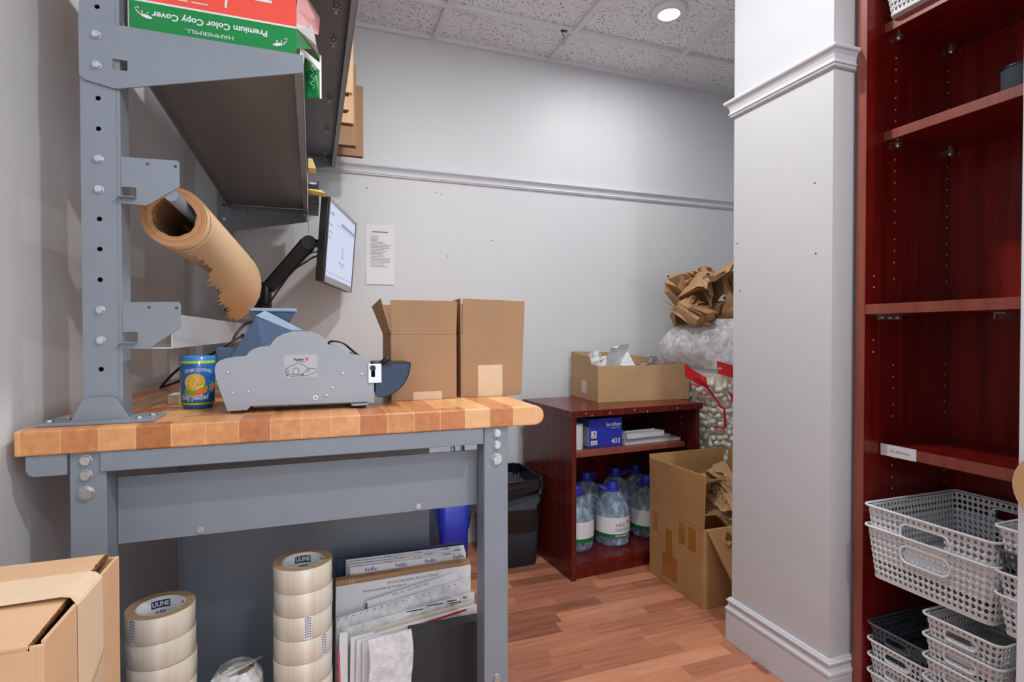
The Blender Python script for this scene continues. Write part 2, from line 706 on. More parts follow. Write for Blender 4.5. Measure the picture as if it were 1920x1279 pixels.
def crumple(seed, size, folds=9, n=26, ang=(50, 130), base=1.0):
    """a square sheet folded over random creases, then fitted to a box"""
    rnd = random.Random(seed)
    V = [Vector(((i / n - 0.5) * base, (j / n - 0.5), rnd.uniform(-0.004, 0.004))) for j in range(n + 1) for i in range(n + 1)]
    for k in range(folds):
        c = V[rnd.randrange(len(V))].copy()
        d = Vector((rnd.uniform(-1, 1), rnd.uniform(-1, 1), rnd.uniform(-0.5, 0.5))).normalized()
        nn = d.cross(Vector((rnd.uniform(-1, 1), rnd.uniform(-1, 1), rnd.uniform(-1, 1)))).normalized()
        a = R(rnd.uniform(*ang)) * rnd.choice((-1, 1))
        Rm = Matrix.Rotation(a, 3, d)
        soft = rnd.uniform(0.02, 0.07)
        for i, v in enumerate(V):
            s_ = (v - c).dot(nn)
            if s_ > 0:
                f = min(1, s_ / soft)
                V[i] = c + Matrix.Rotation(a * f, 3, d) @ (v - c)
    lo = [min(v[i] for v in V) for i in range(3)]
    hi = [max(v[i] for v in V) for i in range(3)]
    src = sorted(range(3), key=lambda i: hi[i] - lo[i])
    dst = sorted(range(3), key=lambda i: size[i])
    ax = dict(zip(dst, src))
    out = []
    for v in V:
        out.append(Vector([((v[ax[i]] - lo[ax[i]]) / max(1e-6, hi[ax[i]] - lo[ax[i]]) - 0.5) * size[i] for i in range(3)]))
    fs = []
    for j in range(n):
        for i in range(n):
            a = j * (n + 1) + i
            if (i + j) % 2:
                fs += [(a, a + 1, a + n + 2), (a, a + n + 2, a + n + 1)]
            else:
                fs += [(a, a + 1, a + n + 1), (a + 1, a + n + 2, a + n + 1)]
    return out, fs


# ------------------------------------------------------------------ the setting
XL, YB, ZC = -0.462, 2.65, 2.474
struct(B().box(-0.6, 2.75, -1.3, 2.8, -0.06, 0).build('floor', M['floor']))
struct(B().box(XL - 0.12, XL, -1.3, 2.8, 0, 2.6).build('wall_left', M['wall']))
struct(B().box(XL, 2.75, YB, YB + 0.12, 0, 2.6).build('wall_back', M['wall']))
struct(B().box(2.55, 2.75, 1.487, YB, 0, 2.6).build('wall_alcove', M['wall']))
struct(B().box(1.34, 2.55, 1.113, 1.487, 0, 2.6).build('wall_pillar', M['wall_pillar']))
struct(B().box(1.79, 1.95, -1.3, 1.113, 0, 2.6).build('wall_right', M['wall']))
struct(B().box(XL, 2.55, -1.3, YB, ZC + 0.010, ZC + 0.06).build('ceiling', M['ceiling']))
b = B()
for k in range(-2, 4):
    x = 0.562 + 0.61 * k
    if XL < x < 2.5:
        b.box(x - 0.011, x + 0.011, -1.3, YB, ZC - 0.009, ZC + 0.012)
for y in (2.349, 1.74, 1.13, 0.52, -0.09, -0.7):
    b.box(XL, 2.55, y - 0.011, y + 0.011, ZC - 0.0085, ZC + 0.012)
b.box(XL, 2.55, YB - 0.02, YB, ZC - 0.008, ZC + 0.012)
b.box(XL, XL + 0.02, -1.3, YB, ZC - 0.008, ZC + 0.012)
struct(b.build('ceiling_grid', M['tbar'], bevel=0.001))


def sweep(path, prof, name, mat):
    """moulding: profile (out, z) mitred along an XY path; 'out' is to the right of travel"""
    P = [Vector((p[0], p[1], 0)) for p in path]
    vs = []
    for i, p in enumerate(P):
        ns = []
        if i > 0:
            d = (P[i] - P[i - 1]).normalized()
            ns.append(Vector((d.y, -d.x, 0)))
        if i < len(P) - 1:
            d = (P[i + 1] - P[i]).normalized()
            ns.append(Vector((d.y, -d.x, 0)))
        nv = sum(ns, Vector()) / len(ns)
        nv = nv / nv.length_squared
        for o, z in prof:
            vs.append(p + nv * o + Vector((0, 0, z)))
    m = len(prof)
    fs = []
    for i in range(len(P) - 1):
        for j in range(m):
            fs.append((i * m + j, i * m + (j + 1) % m, (i + 1) * m + (j + 1) % m, (i + 1) * m + j))
    fs += [tuple(range(m)), tuple(range((len(P) - 1) * m, len(P) * m))[::-1]]
    return struct(B().add(vs, fs).build(name, mat, bevel=0.0012))


def rail_prof(z0, h):
    return [(-0.002, z0 + d * h) if o < 0 else (o, z0 + d * h) for o, d in
            ((-1, 0), (0.008, 0), (0.010, 0.05), (0.010, 0.12), (0.014, 0.15), (0.014, 0.22), (0.010, 0.28), (0.010, 0.36), (0.013, 0.55), (0.019, 0.70), (0.024, 0.76), (0.026, 0.84), (0.024, 0.92), (0.016, 0.97), (0.006, 1.0), (-1, 1.0))]


sweep([(2.55, YB), (XL, YB)][::-1], [(o, z) for o, z in rail_prof(1.789, 0.050)], 'trim_1', M['trim'])
sweep([(2.5, 1.487), (1.34, 1.487), (1.34, 1.113), (1.79, 1.113)], rail_prof(1.775, 0.058), 'trim_2', M['trim'])
bp = [(-0.002, 0.0), (0.014, 0.0), (0.014, 0.098), (0.012, 0.1), (0.016, 0.104), (0.016, 0.112), (0.011, 0.118), (0.009, 0.126), (0.010, 0.132), (0.013, 0.136), (0.013, 0.141), (0.009, 0.143), (0.008, 0.147), (-0.002, 0.148)]
sweep([(2.5, 1.487), (1.34, 1.487), (1.34, 1.113), (1.79, 1.113)], bp, 'baseboard_pillar', M['trim'])
sweep([(XL, YB), (2.55, YB)], bp, 'baseboard_back', M['trim'])
struct(B().box(1.18, 1.40, 0.36, 0.605, 0, ZC).build('trim_3', M['trim'], bevel=0.002))

# small nail holes left in the walls
for px, pz in ((0.245, 1.73), (0.57, 1.735), (0.6, 1.73), (0.86, 1.52), (0.63, 1.43), (0.75, 1.22)):
    o = struct(B().cyl((px, YB - 0.0012, pz), (px, YB + 0.001, pz), 0.0028, n=8).build('nail_hole', M['ink']))
    o.parent = bpy.data.objects['wall_back']
for py, pz in ((1.17, 1.475), (1.165, 1.275), (1.47, 1.35), (1.455, 1.19)):
    o = struct(B().cyl((1.3388, py, pz), (1.341, py, pz), 0.0022, n=8).build('nail_hole', M['ink']))
    o.parent = bpy.data.objects['wall_pillar']

# recessed ceiling light and the little hook on the grid
t = thing('ceiling_light', 'round recessed ceiling light, lit, in the tile grid', 'ceiling light', (1.496, 2.066, ZC))
B().cyl((1.496, 2.066, ZC - 0.001), (1.496, 2.066, ZC + 0.011), 0.076, n=36).build('housing', M['white'], t)
B().lathe([(0.047, -0.012), (0.062, -0.010), (0.075, -0.004), (0.078, 0.0), (0.047, 0.0)], (1.496, 2.066, ZC), 36).build('trim_ring', M['white'], t)
B().cyl((1.496, 2.066, ZC - 0.0105), (1.496, 2.066, ZC - 0.001), 0.0475, n=36).build('lens', M['lens'], t)
t = thing('ceiling_hook', 'small metal hook and clip hanging from the ceiling grid', 'hook', (1.115, 2.345, 2.465))
B().box(1.10, 1.13, 2.338, 2.352, 2.4615, 2.4655).tube(smooth_path([(1.112, 2.345, 2.463), (1.108, 2.345, 2.45), (1.116, 2.345, 2.44), (1.114, 2.345, 2.428)]), 0.0018).build('hook', M['black'], t)
B().box(1.109, 1.113, 2.343, 2.347, 2.392, 2.43).box(1.116, 1.12, 2.343, 2.347, 2.392, 2.43).box(1.109, 1.12, 2.342, 2.348, 2.42, 2.43).build('clip', M['zinc'], t)

# ------------------------------------------------------------------ workbench
W = thing('workbench', 'grey steel packing bench with butcher block top and overhead shelves', 'workbench', (0, 1.85, 0))
TZ = 0.893
SZ = 0.1392
zc_ = (0.852 + TZ) / 2
prof = [(-0.448, 0.852), (0.4515, 0.852)]
for k in range(1, 12):
    a = -PI / 2 + PI * k / 12
    prof.append((0.4515 + 0.0205 * math.cos(a), zc_ + 0.0205 * math.sin(a)))
prof += [(0.4515, TZ), (-0.448, TZ)]
B().prism(prof, 'y', 1.09, 2.612).build('tabletop', M['butcher'], W, bevel=0.003)


def bolt(c, d, r, h, parent, name='bolt'):
    return B().hexbolt(c, d, r, h).build(name, M['zinc'], parent, bevel=0.0006)


for sx, x0, x1 in ((0, -0.378, -0.327), (1, 0.339, 0.392)):
    lg = B().box(x0, x1, 1.10, 1.104, 0, 0.852).box(x0, x0 + 0.004, 1.104, 1.155, 0, 0.852).box(x1 - 0.004, x1, 1.104, 1.155, 0, 0.852).box(x0 - 0.01, x1 + 0.01, 1.095, 1.165, 0, 0.004).build('leg', M['steel'], W, bevel=0.0012)
    xm = -0.355 if sx == 0 else 0.367
    for z, r in ((0.838, 0.0085), (0.813, 0.0085), (0.783, 0.011)) + (((0.314, 0.009),) if sx else ((0.314, 0.009),)):
        bolt((xm, 1.10, z), (0, -1, 0), r, 0.007, lg)
    B().box(x0, x1, 2.536, 2.54, 0, 0.852).box(x0, x0 + 0.004, 2.48, 2.536, 0, 0.852).box(x1 - 0.004, x1, 2.48, 2.536, 0, 0.852).box(x0 - 0.01, x1 + 0.01, 2.47, 2.55, 0, 0.004).build('leg', M['steel'], W, bevel=0.0012)
B().box(-0.334, 0.336, 1.094, 1.0995, 0.818, 0.8515).box(-0.334, 0.336, 1.0995, 1.13, 0.848, 0.8515).build('top_rail', M['steel'], W, bevel=0.0015)
B().prism([(-0.38, 0.8515), (-0.38, 0.817), (-0.424, 0.817), (-0.431, 0.820), (-0.435, 0.828), (-0.435, 0.8515)], 'y', 1.095, 1.10).box(-0.435, -0.38, 1.10, 1.13, 0.848, 0.8515).build('rail_stub', M['steel'], W, bevel=0.001)
ap = B().box(-0.326, 0.338, 1.150, 1.154, 0.675, 0.795).box(-0.326, 0.338, 1.154, 1.175, 0.675, 0.679).build('apron', M['steel'], W, bevel=0.001)
for x in (-0.197, 0.209):
    B().hexbolt((x, 1.150, 0.6845), (0, -1, 0), 0.0055, 0.004).build('screw', M['zinc'], ap)
B().box(-0.374, 0.388, 1.156, 2.48, 0.135, 0.139).box(-0.322, 0.336, 1.156, 1.16, 0.105, 0.135).box(-0.374, 0.388, 2.476, 2.48, 0.105, 0.135).build('lower_shelf', M['steel'], W, bevel=0.001)
B().box(-0.300, 0.303, 1.50, 1.503, 0.139, 0.83).box(-0.300, -0.297, 1.485, 1.5, 0.139, 0.83).box(0.300, 0.303, 1.503, 1.53, 0.139, 0.83).box(-0.3, 0.303, 1.503, 1.52, 0.80, 0.83).build('divider_panel', M['steel'], W, bevel=0.001)
for x in (-0.36, 0.37):
    B().box(x - 0.012, x + 0.012, 1.165, 2.47, 0.80, 0.851).build('side_rail', M['steel'], W, bevel=0.002)

# posts with their rows of holes
HZ = [0.935 + 0.0527 * k for k in range(26)]
for near in (1, 0):
    x0 = -0.374 if near else -0.356
    y0 = 1.150 if near else 2.48
    xc = x0 + 0.026
    b = B()
    zs = [0.899] + [0.93, 0.987, 1.038, 1.091, 1.144, 1.1975, 1.25, 1.3015, 1.3545, 1.407, 1.46, 1.5145, 1.567, 1.618] + [1.671 + 0.053 * k for k in range(12)]
    hol = [circ(xc, z, 0.0042) for z in zs[1:]]
    xz_plate(b, [(x0, 0.893), (x0 + 0.052, 0.893), (x0 + 0.052, 2.30), (x0, 2.30)], hol, y0, y0 + 0.003)
    b.box(x0, x0 + 0.003, y0 + 0.003, y0 + 0.05, 0.893, 2.30)
    b.box(x0 + 0.052, x0 + 0.058, y0 + 0.0015, y0 + 0.05, 0.893, 2.30)
    b.k = 1
    b.box(x0 + 0.004, x0 + 0.051, y0 + 0.02, y0 + 0.021, 0.9, 2.29)  # dark sheet added inside the post, coloured as the shade behind its holes
    po = b.build('post', [M['steel'], M['hole']], W, bevel=0.0)
    bz = [1.038, 1.091, 1.3015, 1.3545, 1.5145, 1.567] if near else [1.04, 1.093, 1.46, 1.51, 1.30]
    for z in bz:
        yb = y0 - (0.0045 if near and z > 1.5 else 0)
        bolt((xc, yb, z), (0, -1, 0), 0.0068, 0.006, po)
    fp = B().box(x0 - 0.058, x0 + 0.111, y0 - 0.026, y0 + 0.06, TZ + 0.0003, TZ + 0.006)
    fp.prism([(x0 - 0.017, TZ + 0.005), (x0 + 0.07, TZ + 0.005), (x0 + 0.052, TZ + 0.040), (x0 + 0.044, TZ + 0.046), (x0 + 0.012, TZ + 0.046), (x0 + 0.0, TZ + 0.042)], 'y', y0 - 0.008, y0 - 0.003)
    foot = fp.build('post_foot', M['steel'], W, bevel=0.001)
    for dx in (-0.045, -0.03, 0.085, 0.098):
        bolt((x0 + dx, y0 - 0.01 + (0.035 if dx in (-0.03, 0.098) else 0.0), TZ + 0.006), (0, 0, 1), 0.006, 0.004, foot)

# overhead shelves and their tapered end brackets
B().box(-0.0155, -0.013, 1.152, 2.478, 1.556, 1.589).box(-0.030, -0.0155, 1.152, 2.478, 1.556, 1.558).build('shelf_lip', M['steel'], W, bevel=0.0006)
sh = B().box(-0.312, -0.0156, 1.152, 2.478, 1.5715, 1.574).box(-0.312, -0.3095, 1.152, 2.478, 1.556, 1.60)
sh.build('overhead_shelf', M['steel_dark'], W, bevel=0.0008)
B().box(0.0955, 0.098, 1.10, 2.50, 1.766, 1.829).box(0.083, 0.0955, 1.10, 2.50, 1.766, 1.768).build('shelf_lip', M['steel'], W, bevel=0.0006)
up = B().box(-0.312, 0.0954, 1.152, 2.478, 1.8005, 1.803).box(-0.312, -0.3095, 1.152, 2.478, 1.78, 1.829)
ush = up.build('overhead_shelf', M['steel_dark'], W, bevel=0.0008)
for y in (1.329, 1.484, 1.85, 2.125, 2.386, 2.46):
    B().cyl((0.056, y, 1.7835), (0.056, y, 1.8005), 0.0035, n=8).hexbolt((0.056, y, 1.8005), (0, 0, -1), 0.0075, 0.008).build('nut', M['zinc'], ush)
for y0, lo in ((1.1455, 0), (2.478, 1)):
    hole = [(-0.325, 1.512), (-0.303, 1.512), (-0.303, 1.530), (-0.325, 1.530)]
    b = xz_plate(B(), [(-0.374, 1.594), (-0.374, 1.496), (-0.367, 1.488), (-0.325, 1.479), (-0.318, 1.479), (-0.016, 1.5555), (-0.0125, 1.559), (-0.0125, 1.590), (-0.313, 1.590)] if not lo else
                 [(-0.3, 1.57), (-0.3, 1.463), (-0.016, 1.52), (-0.0125, 1.523), (-0.0125, 1.57)], [hole] if not lo else [], y0, y0 + 0.004)
    if lo:
        b.box(-0.3, -0.0125, 2.46, 2.478, 1.553, 1.556)
    br = b.build('shelf_bracket', M['steel'], W, bevel=0.0006)
    if lo:
        for x in (-0.24, -0.03):
            bolt((x, 2.469, 1.553), (0, 0, -1), 0.005, 0.012, br)
    b = xz_plate(B(), [(-0.374, 1.83), (-0.374, 1.70), (-0.318, 1.69), (0.094, 1.765), (0.0955, 1.83)], [], y0 + (0 if not lo else 0.002), y0 + 0.004 + (0 if not lo else 0.002))
    b.build('shelf_bracket', M['steel'], W, bevel=0.0006)

# roll brackets, rail and rod
for y0 in (1.1505, 2.465):
    for dz, sl in ((0, 0), (-0.257, 1)):
        z = lambda q: q + dz
        sx = 0.0 if y0 < 2 else 0.018
        b = xz_plate(B(), [(-0.316 + sx, z(1.362)), (-0.316 + sx, z(1.280)), (-0.277, z(1.279)), (-0.2255, z(1.317)), (-0.2255, z(1.361)), (-0.2285, z(1.3645))],
                     [rrect(-0.3157 + sx, -0.293 + sx, z(1.2905), z(1.3095), 0.002, 2), circ(-0.2751, z(1.3535), 0.0028), circ(-0.232, z(1.3535), 0.0028)], y0, y0 + 0.003)
        b.box(-0.32 + sx, -0.293 + sx, y0 - 0.012, y0, z(1.2895), z(1.2915))
        b.build('roll_bracket', M['steel'], W, bevel=0.0004)
B().box(-0.242, -0.239, 1.1535, 2.465, 1.022, 1.086).box(-0.3, -0.242, 1.1535, 2.465, 1.022, 1.025).build('back_rail', plain('pale_grey_rail', rgb(176, 180, 186), 0.2, var=0.02), W, bevel=0.0006)
B().cyl((-0.2395, 1.1535, 1.302), (-0.2395, 2.465, 1.302), 0.0115, n=20).build('roll_rod', M['steel'], W)

# ------------------------------------------------------------------ kraft paper roll
RX, RZ, RY0, RY1, RO, RI = -0.2495, 1.2755, 1.225, 1.98, 0.0575, 0.0375
pr = thing('paper_roll', 'brown kraft paper roll with torn edge on the bench rod', 'paper roll', (RX, 1.6, RZ))


def ycyl(b, y0, y1, ro, ri, n=48):
    vs = []
    for y, r in ((y0, ri), (y0, ro), (y1, ro), (y1, ri)):
        for k in range(n):
            a = 2 * PI * k / n
            wob = 1 + (0.02 * math.sin(7 * a) + 0.012 * math.sin(13 * a) if r == ri else 0)
            vs.append((RX + r * wob * math.cos(a), y, RZ + r * wob * math.sin(a)))
    for j in range(4):
        b.k = [1, 0, 1, 2][j]
        j2 = (j + 1) % 4
        b.add(vs, [(j * n + k, j * n + (k + 1) % n, j2 * n + (k + 1) % n, j2 * n + k) for k in range(n)], j in (1, 3))
    return b


ycyl(B(), RY0, RY1, RO, RI).build('roll', [M['kraft_roll'], M['rollend'], plain('roll_core_board', rgb(120, 84, 52), 0.8)], pr, origin=(0, 0, 0))
# the loose sheet peels off the top and hangs down the right side, its edge torn on the slant
rnd = random.Random(3)
NY, NS = 90, 40
vs = []
for j in range(NY + 1):
    y = RY0 + 0.03 + (RY1 - RY0 - 0.03) * j / NY
    f = j / NY
    L = 0.165 + 0.168 * min(1, f / 0.9) + 0.008 * math.sin(f * 23)
    if f < 0.08:
        L += 0.03 * (1 - f / 0.08)
    tooth = (j % 5) / 5.0
    L += 0.022 * (tooth - 0.5) * (0.35 + f) * rnd.uniform(0.5, 1.3) + rnd.uniform(-0.004, 0.004)
    Rb = RO + 0.001
    lift = 0.2 + 0.8 * f
    for i in range(NS + 1):
        s_ = L * i / NS
        th0 = R(100)
        arc1 = Rb * R(42)
        if s_ < arc1:
            a = th0 - s_ / Rb
            p = (RX + Rb * math.cos(a), RZ + Rb * math.sin(a))
        else:
            a0 = th0 - arc1 / Rb
            px, pz = RX + Rb * math.cos(a0), RZ + Rb * math.sin(a0)
            R2 = 0.0605 + 0.074 * f
            cx, cz = px - R2 * math.cos(a0), pz - R2 * math.sin(a0)
            a = a0 - (s_ - arc1) / R2
            p = (cx + R2 * math.cos(a), cz + R2 * math.sin(a))
        vs.append((p[0], y, p[1]))
fs = [(j * (NS + 1) + i, j * (NS + 1) + i + 1, (j + 1) * (NS + 1) + i + 1, (j + 1) * (NS + 1) + i) for j in range(NY) for i in range(NS)]
B().add(vs, fs, True).build('loose_sheet', M['kraft_roll'], pr, solid=0.0006)

# ------------------------------------------------------------------ ream of paper on the lower overhead shelf
rm = thing('paper_ream', 'opened paper ream in green and red wrapper on the overhead shelf', 'paper ream', (-0.16, 1.3, 1.576))
b = B().box(-0.306, -0.0255, 1.170, 1.386, 1.5755, 1.6510)
b.k = 1
b.box(-0.306, -0.0255, 1.170, 1.386, 1.6510, 1.6545)
b.k = 2
b.box(-0.306, -0.0255, 1.170, 1.386, 1.6545, 1.72)
b.build('wrapper', [M['green'], M['white'], M['red']], rm, bevel=0.0)
UP, RT = (0, 0, -1), (-1, 0, 0)
lettering('Premium Color Copy Cover', 0.0165, M['white'], (-0.174, 1.1693, 1.6310), RT, UP, rm, bold=0.0004)
lettering('HAMMERMILL.', 0.0105, M['white'], (-0.178, 1.1693, 1.6115), RT, UP, rm, squash=1.25)
for cx, cz, fl in ((-0.284, 1.628, 1), (-0.055, 1.6165, 1)):
    b = B()
    sx = 1 if cx < -0.2 else -1
    b.tube([Vector((cx + sx * dx, 1.1692, cz + dz)) for dx, dz in ((0.013, -0.0055), (0.006, -0.0062), (0.0, -0.004), (-0.006, 0.0), (-0.0105, 0.005), (-0.013, 0.0095), (-0.0095, 0.0115), (-0.007, 0.009))], 0.0011, 6)
    b.add([(cx + sx * dx, 1.1688, cz + dz) for dx, dz in ((-0.004, -0.001), (0.002, 0.001), (0.008, -0.001), (0.0145, -0.004), (0.012, -0.007), (0.004, -0.0065))], [(0, 1, 2, 3, 4, 5)])
    b.tube([Vector((cx + sx * dx, 1.1692, cz + dz)) for dx, dz in ((-0.002, 0.0), (-0.002, 0.006))], 0.0012, 6)
    b.tube([Vector((cx + sx * dx, 1.1692, cz + dz)) for dx, dz in ((0.007, -0.001), (0.006, 0.004), (0.008, 0.005))], 0.0012, 6)
    b.build('emblem', M['white'], rm)
b = B()
for k, (x0, x1) in enumerate(((-0.262, -0.25), (-0.243, -0.236), (-0.23, -0.213), (-0.207, -0.18))):
    b.box(x0, x1, 1.1692, 1.17, 1.6645, 1.6665)
b.box(-0.10, -0.07, 1.1692, 1.17, 1.691, 1.696)
b.prism([(-0.152, 1.6665), (-0.149, 1.6665), (-0.146, 1.69), (-0.151, 1.69)], 'y', 1.1692, 1.17)
b.build('small_print', M['white'], rm)
# torn end of the wrapper
pink = plain('pink_wrap_back', rgb(236, 170, 170), 0.4)
B().add([(-0.025, 1.17, 1.69), (-0.025, 1.172, 1.655), (0.012, 1.22, 1.70), (0.016, 1.24, 1.682), (0.02, 1.26, 1.73), (-0.025, 1.386, 1.72), (-0.02, 1.17, 1.74)], [(0, 1, 3, 2), (0, 2, 4, 5, 6), (2, 3, 4)]).build('torn_wrapper_end', pink, rm, solid=0.0005)
B().add([(-0.0255, 1.168, 1.744), (-0.018, 1.185, 1.735), (0.019, 1.27, 1.724), (0.018, 1.28, 1.706), (0.0, 1.23, 1.722)], [(0, 1, 4), (1, 2, 3, 4)]).build('torn_wrapper_end', M['red'], rm, solid=0.0005)
B().add([(-0.0255, 1.17, 1.652), (-0.0255, 1.17, 1.612), (0.004, 1.25, 1.655), (0.018, 1.3, 1.662), (0.02, 1.31, 1.668)], [(0, 1, 2), (0, 2, 3, 4)]).build('torn_wrapper_end', M['green'], rm, solid=0.0005)
B().add([(-0.0255, 1.17, 1.652), (-0.004, 1.2, 1.672), (0.012, 1.24, 1.66), (0.02, 1.31, 1.668), (-0.0255, 1.17, 1.662), (0.004, 1.22, 1.695)], [(0, 1, 2, 3), (4, 1, 0), (1, 5, 2)]).build('torn_wrapper_end', M['white'], rm, solid=0.0005)
B().add([(-0.02, 1.2, 1.632), (0.02, 1.32, 1.66), (0.0205, 1.33, 1.646), (-0.012, 1.24, 1.632), (-0.014, 1.23, 1.61), (-0.021, 1.195, 1.595)], [(0, 1, 2, 3), (0, 3, 4, 5)]).build('torn_wrapper_end', M['white'], rm, solid=0.0005)
b = B()
g = []
for j in range(9):
    for i in range(5):
        g.append((-0.0105 + 0.032 * i / 4 + 0.002 * math.sin(j * 0.9), 1.335 + 0.003 * math.sin(i * 1.3 + j * 0.5), 1.585 + 0.098 * j / 8))
b.add(g, [(j * 5 + i, j * 5 + i + 1, (j + 1) * 5 + i + 1, (j + 1) * 5 + i) for j in range(8) for i in range(4)], True)
b.k = 1
b.add([(x + (0.0 if k % 2 else 0.0), y - 0.001, z) for k, (x, y, z) in enumerate([(0.0195, 1.33, 1.585), (0.0235, 1.333, 1.585), (0.0235, 1.333, 1.683), (0.0195, 1.33, 1.683)])], [(0, 1, 2, 3)])
fl = b.build('wrapper_flap', [M['green'], M['white']], rm, solid=0.0005)
sq = [Vector((0.004 + 0.005 * math.sin(k * 2.2), 1.3305, 1.605 + 0.0055 * k)) for k in range(10)]
B().tube(smooth_path(sq, 3), 0.0009, 5).build('script_print', M['skyink'], fl)

# papers and a letter tray clipped to the far end of that shelf
tag(B().box(-0.0115, -0.0105, 1.93, 2.46, 1.462, 1.578).build('paper_sheet', M['white'], bevel=0), 'white paper strip hanging on the overhead shelf edge near the monitor', 'paper')
tr = thing('letter_tray', 'small black tray on the overhead shelf edge above the monitor arm', 'tray', (0.01, 2.2, 1.5))
B().box(-0.01, 0.026, 2.10, 2.104, 1.515, 1.585).box(0.022, 0.026, 2.104, 2.3, 1.515, 1.60).box(-0.01, 0.026, 2.1, 2.3, 1.512, 1.515).box(-0.01, 0.026, 2.296, 2.3, 1.515, 1.6).build('tray_body', M['black'], tr, bevel=0.001)
B().box(-0.004, 0.018, 2.12, 2.28, 1.517, 1.596).build('tray_papers', M['white'], tr)
for k, (y, z, dx) in enumerate(((1.95, 1.60, 0.004), (2.02, 1.545, 0.034))):
    tag(B().hexa([(-0.009, y, z), (dx + 0.012, y, z - 0.008 * k), (dx + 0.012, y + 0.06, z - 0.008 * k), (-0.009, y + 0.06, z)], [(-0.009, y, z + 0.002 + 0.03 * (1 - k)), (dx, y, z + 0.002 + 0.03 * (1 - k)), (dx, y + 0.06, z + 0.002 + 0.03 * (1 - k)), (-0.009, y + 0.06, z + 0.002 + 0.03 * (1 - k))]).build('sticky_note', M['yellow']),
        ['yellow note sticking up from the overhead shelf edge', 'yellow note poking out beside the small black tray'][k], 'note')

# ------------------------------------------------------------------ bundles of flattened cardboard on the top shelf
names = ['nearest the camera', 'second from the camera', 'third from the camera', 'fourth from the camera', 'against the back wall end']
for k, (y, xr, zt, n, th) in enumerate(((1.80, 0.122, 2.22, 5, 0.006), (1.94, 0.126, 2.19, 5, 0.006), (2.06, 0.144, 2.16, 5, 0.006), (2.30, 0.176, 2.14, 6, 0.0055), (2.43, 0.214, 2.115, 5, 0.005))):
    for j in range(n):
        b = B()
        dx = random.Random(k * 10 + j).uniform(-0.012, 0.003)
        zb = 1.8035
        yy = y + j * th
        b.box(-0.26 + dx, xr + dx, yy, yy + th * 0.85, zb + 0.0015, zt + random.Random(k * 7 + j).uniform(-0.02, 0.0))
        b.k = 1
        b.box(-0.26 + dx, xr + dx - 0.0005, yy + 0.0004, yy + th * 0.85 - 0.0004, zb, zb + 0.0015)
        tag(b.build('flattened_box', [M['card'] if k > 2 else M['card_light'], M['brownfold']]), 'flattened cardboard box in the upright bundle %s on the top shelf' % names[k], 'cardboard', 'flattened boxes in the bundle ' + names[k])

# ------------------------------------------------------------------ things on the bench top
# tumbler
CX, CY = -0.2265, 1.312
cu = thing('plastic_tumbler', 'blue plastic tumbler with a burger print on the bench top', 'cup', (CX, CY, TZ))
cp = [(0.0, 0.0), (0.026, 0.0), (0.0275, 0.002), (0.0282, 0.006), (0.0312, 0.011), (0.0328, 0.108), (0.0318, 0.109), (0.0305, 0.107), (0.0293, 0.012), (0.0, 0.01)]
B().lathe(cp, (CX, CY, TZ + 0.0003), 48).build('tumbler', M['cup'], cu)


def cupwrap(vs, rad=0.0330, ang0=None):
    a0 = math.atan2(-CY, -CX) if ang0 is None else ang0
    out = []
    for v in vs:
        a = a0 + v.x / rad
        rr = rad * (0.951 + 0.049 * (v.y / 0.108))
        out.append(Vector((CX + rr * math.cos(a), CY + rr * math.sin(a), TZ + v.y)))
    return out


def decal(name, mat, shapes, lift=0.0):
    b = B()
    for poly in shapes:
        b.add(cupwrap(poly[0], 0.0331 + lift), poly[1])
    return b.build(name, mat, cu)


def ell(cx, cz, rx, rz, n=28, rot=0):
    c, s_ = math.cos(rot), math.sin(rot)
    vs = [Vector((cx, cz, 0))]
    for ring in (0.5, 1.0):
        for k in range(n):
            x, y = ring * rx * math.cos(2 * PI * k / n), ring * rz * math.sin(2 * PI * k / n)
            vs.append(Vector((cx + c * x - s_ * y, cz + s_ * x + c * y, 0)))
    fs = [(0, 1 + k, 1 + (k + 1) % n) for k in range(n)] + [(1 + k, 1 + n + k, 1 + n + (k + 1) % n, 1 + (k + 1) % n) for k in range(n)]
    return vs, fs


decal('lettuce_print', M['lettuce'], [ell(-0.0045, 0.040, 0.0238, 0.0125, rot=0.22)], 0.0)
decal('patty_print', M['orange'], [ell(-0.0005, 0.036, 0.0195, 0.008, rot=0.25)], 0.0001)
decal('lettuce_print', M['lettuce'], [ell(-0.006, 0.0435, 0.0205, 0.0095, rot=0.15)], 0.00015)
decal('bun_print', M['bun'], [ell(-0.0065, 0.0565, 0.0205, 0.0175, rot=0.15)], 0.0002)
decal('seed_print', M['bunlight'], [ell(x, z, 0.0013, 0.0018, 10) for x, z in ((-0.02, 0.0545), (-0.014, 0.0505), (-0.006, 0.0515), (-0.012, 0.06), (-0.001, 0.061), (-0.0165, 0.064), (-0.006, 0.068))] + [ell(0.0045, 0.0475, 0.0075, 0.0016, 12, 0.5)], 0.0003)
n = 16
star = [Vector((0.0325, 0.045, 0))] + [Vector((0.0325 + (0.0125 if k % 2 else 0.0065) * math.cos(2 * PI * k / n), 0.045 + (0.0145 if k % 2 else 0.007) * math.sin(2 * PI * k / n), 0)) for k in range(n)]
decal('burst_print', M['lettuce'], [(star, [(0, 1 + k, 1 + (k + 1) % n) for k in range(n)])], 0.0)
decal('burst_print', M['orange'], [([Vector((0.0325 + (v.x - 0.0325) * 0.62, 0.045 + (v.y - 0.045) * 0.62, 0)) for v in star], [(0, 1 + k, 1 + (k + 1) % n) for k in range(n)])], 0.0001)
vs, fs = text_geo('STEAMY GOODNESS', 0.0098, shear=0.15, bold=0.0001)
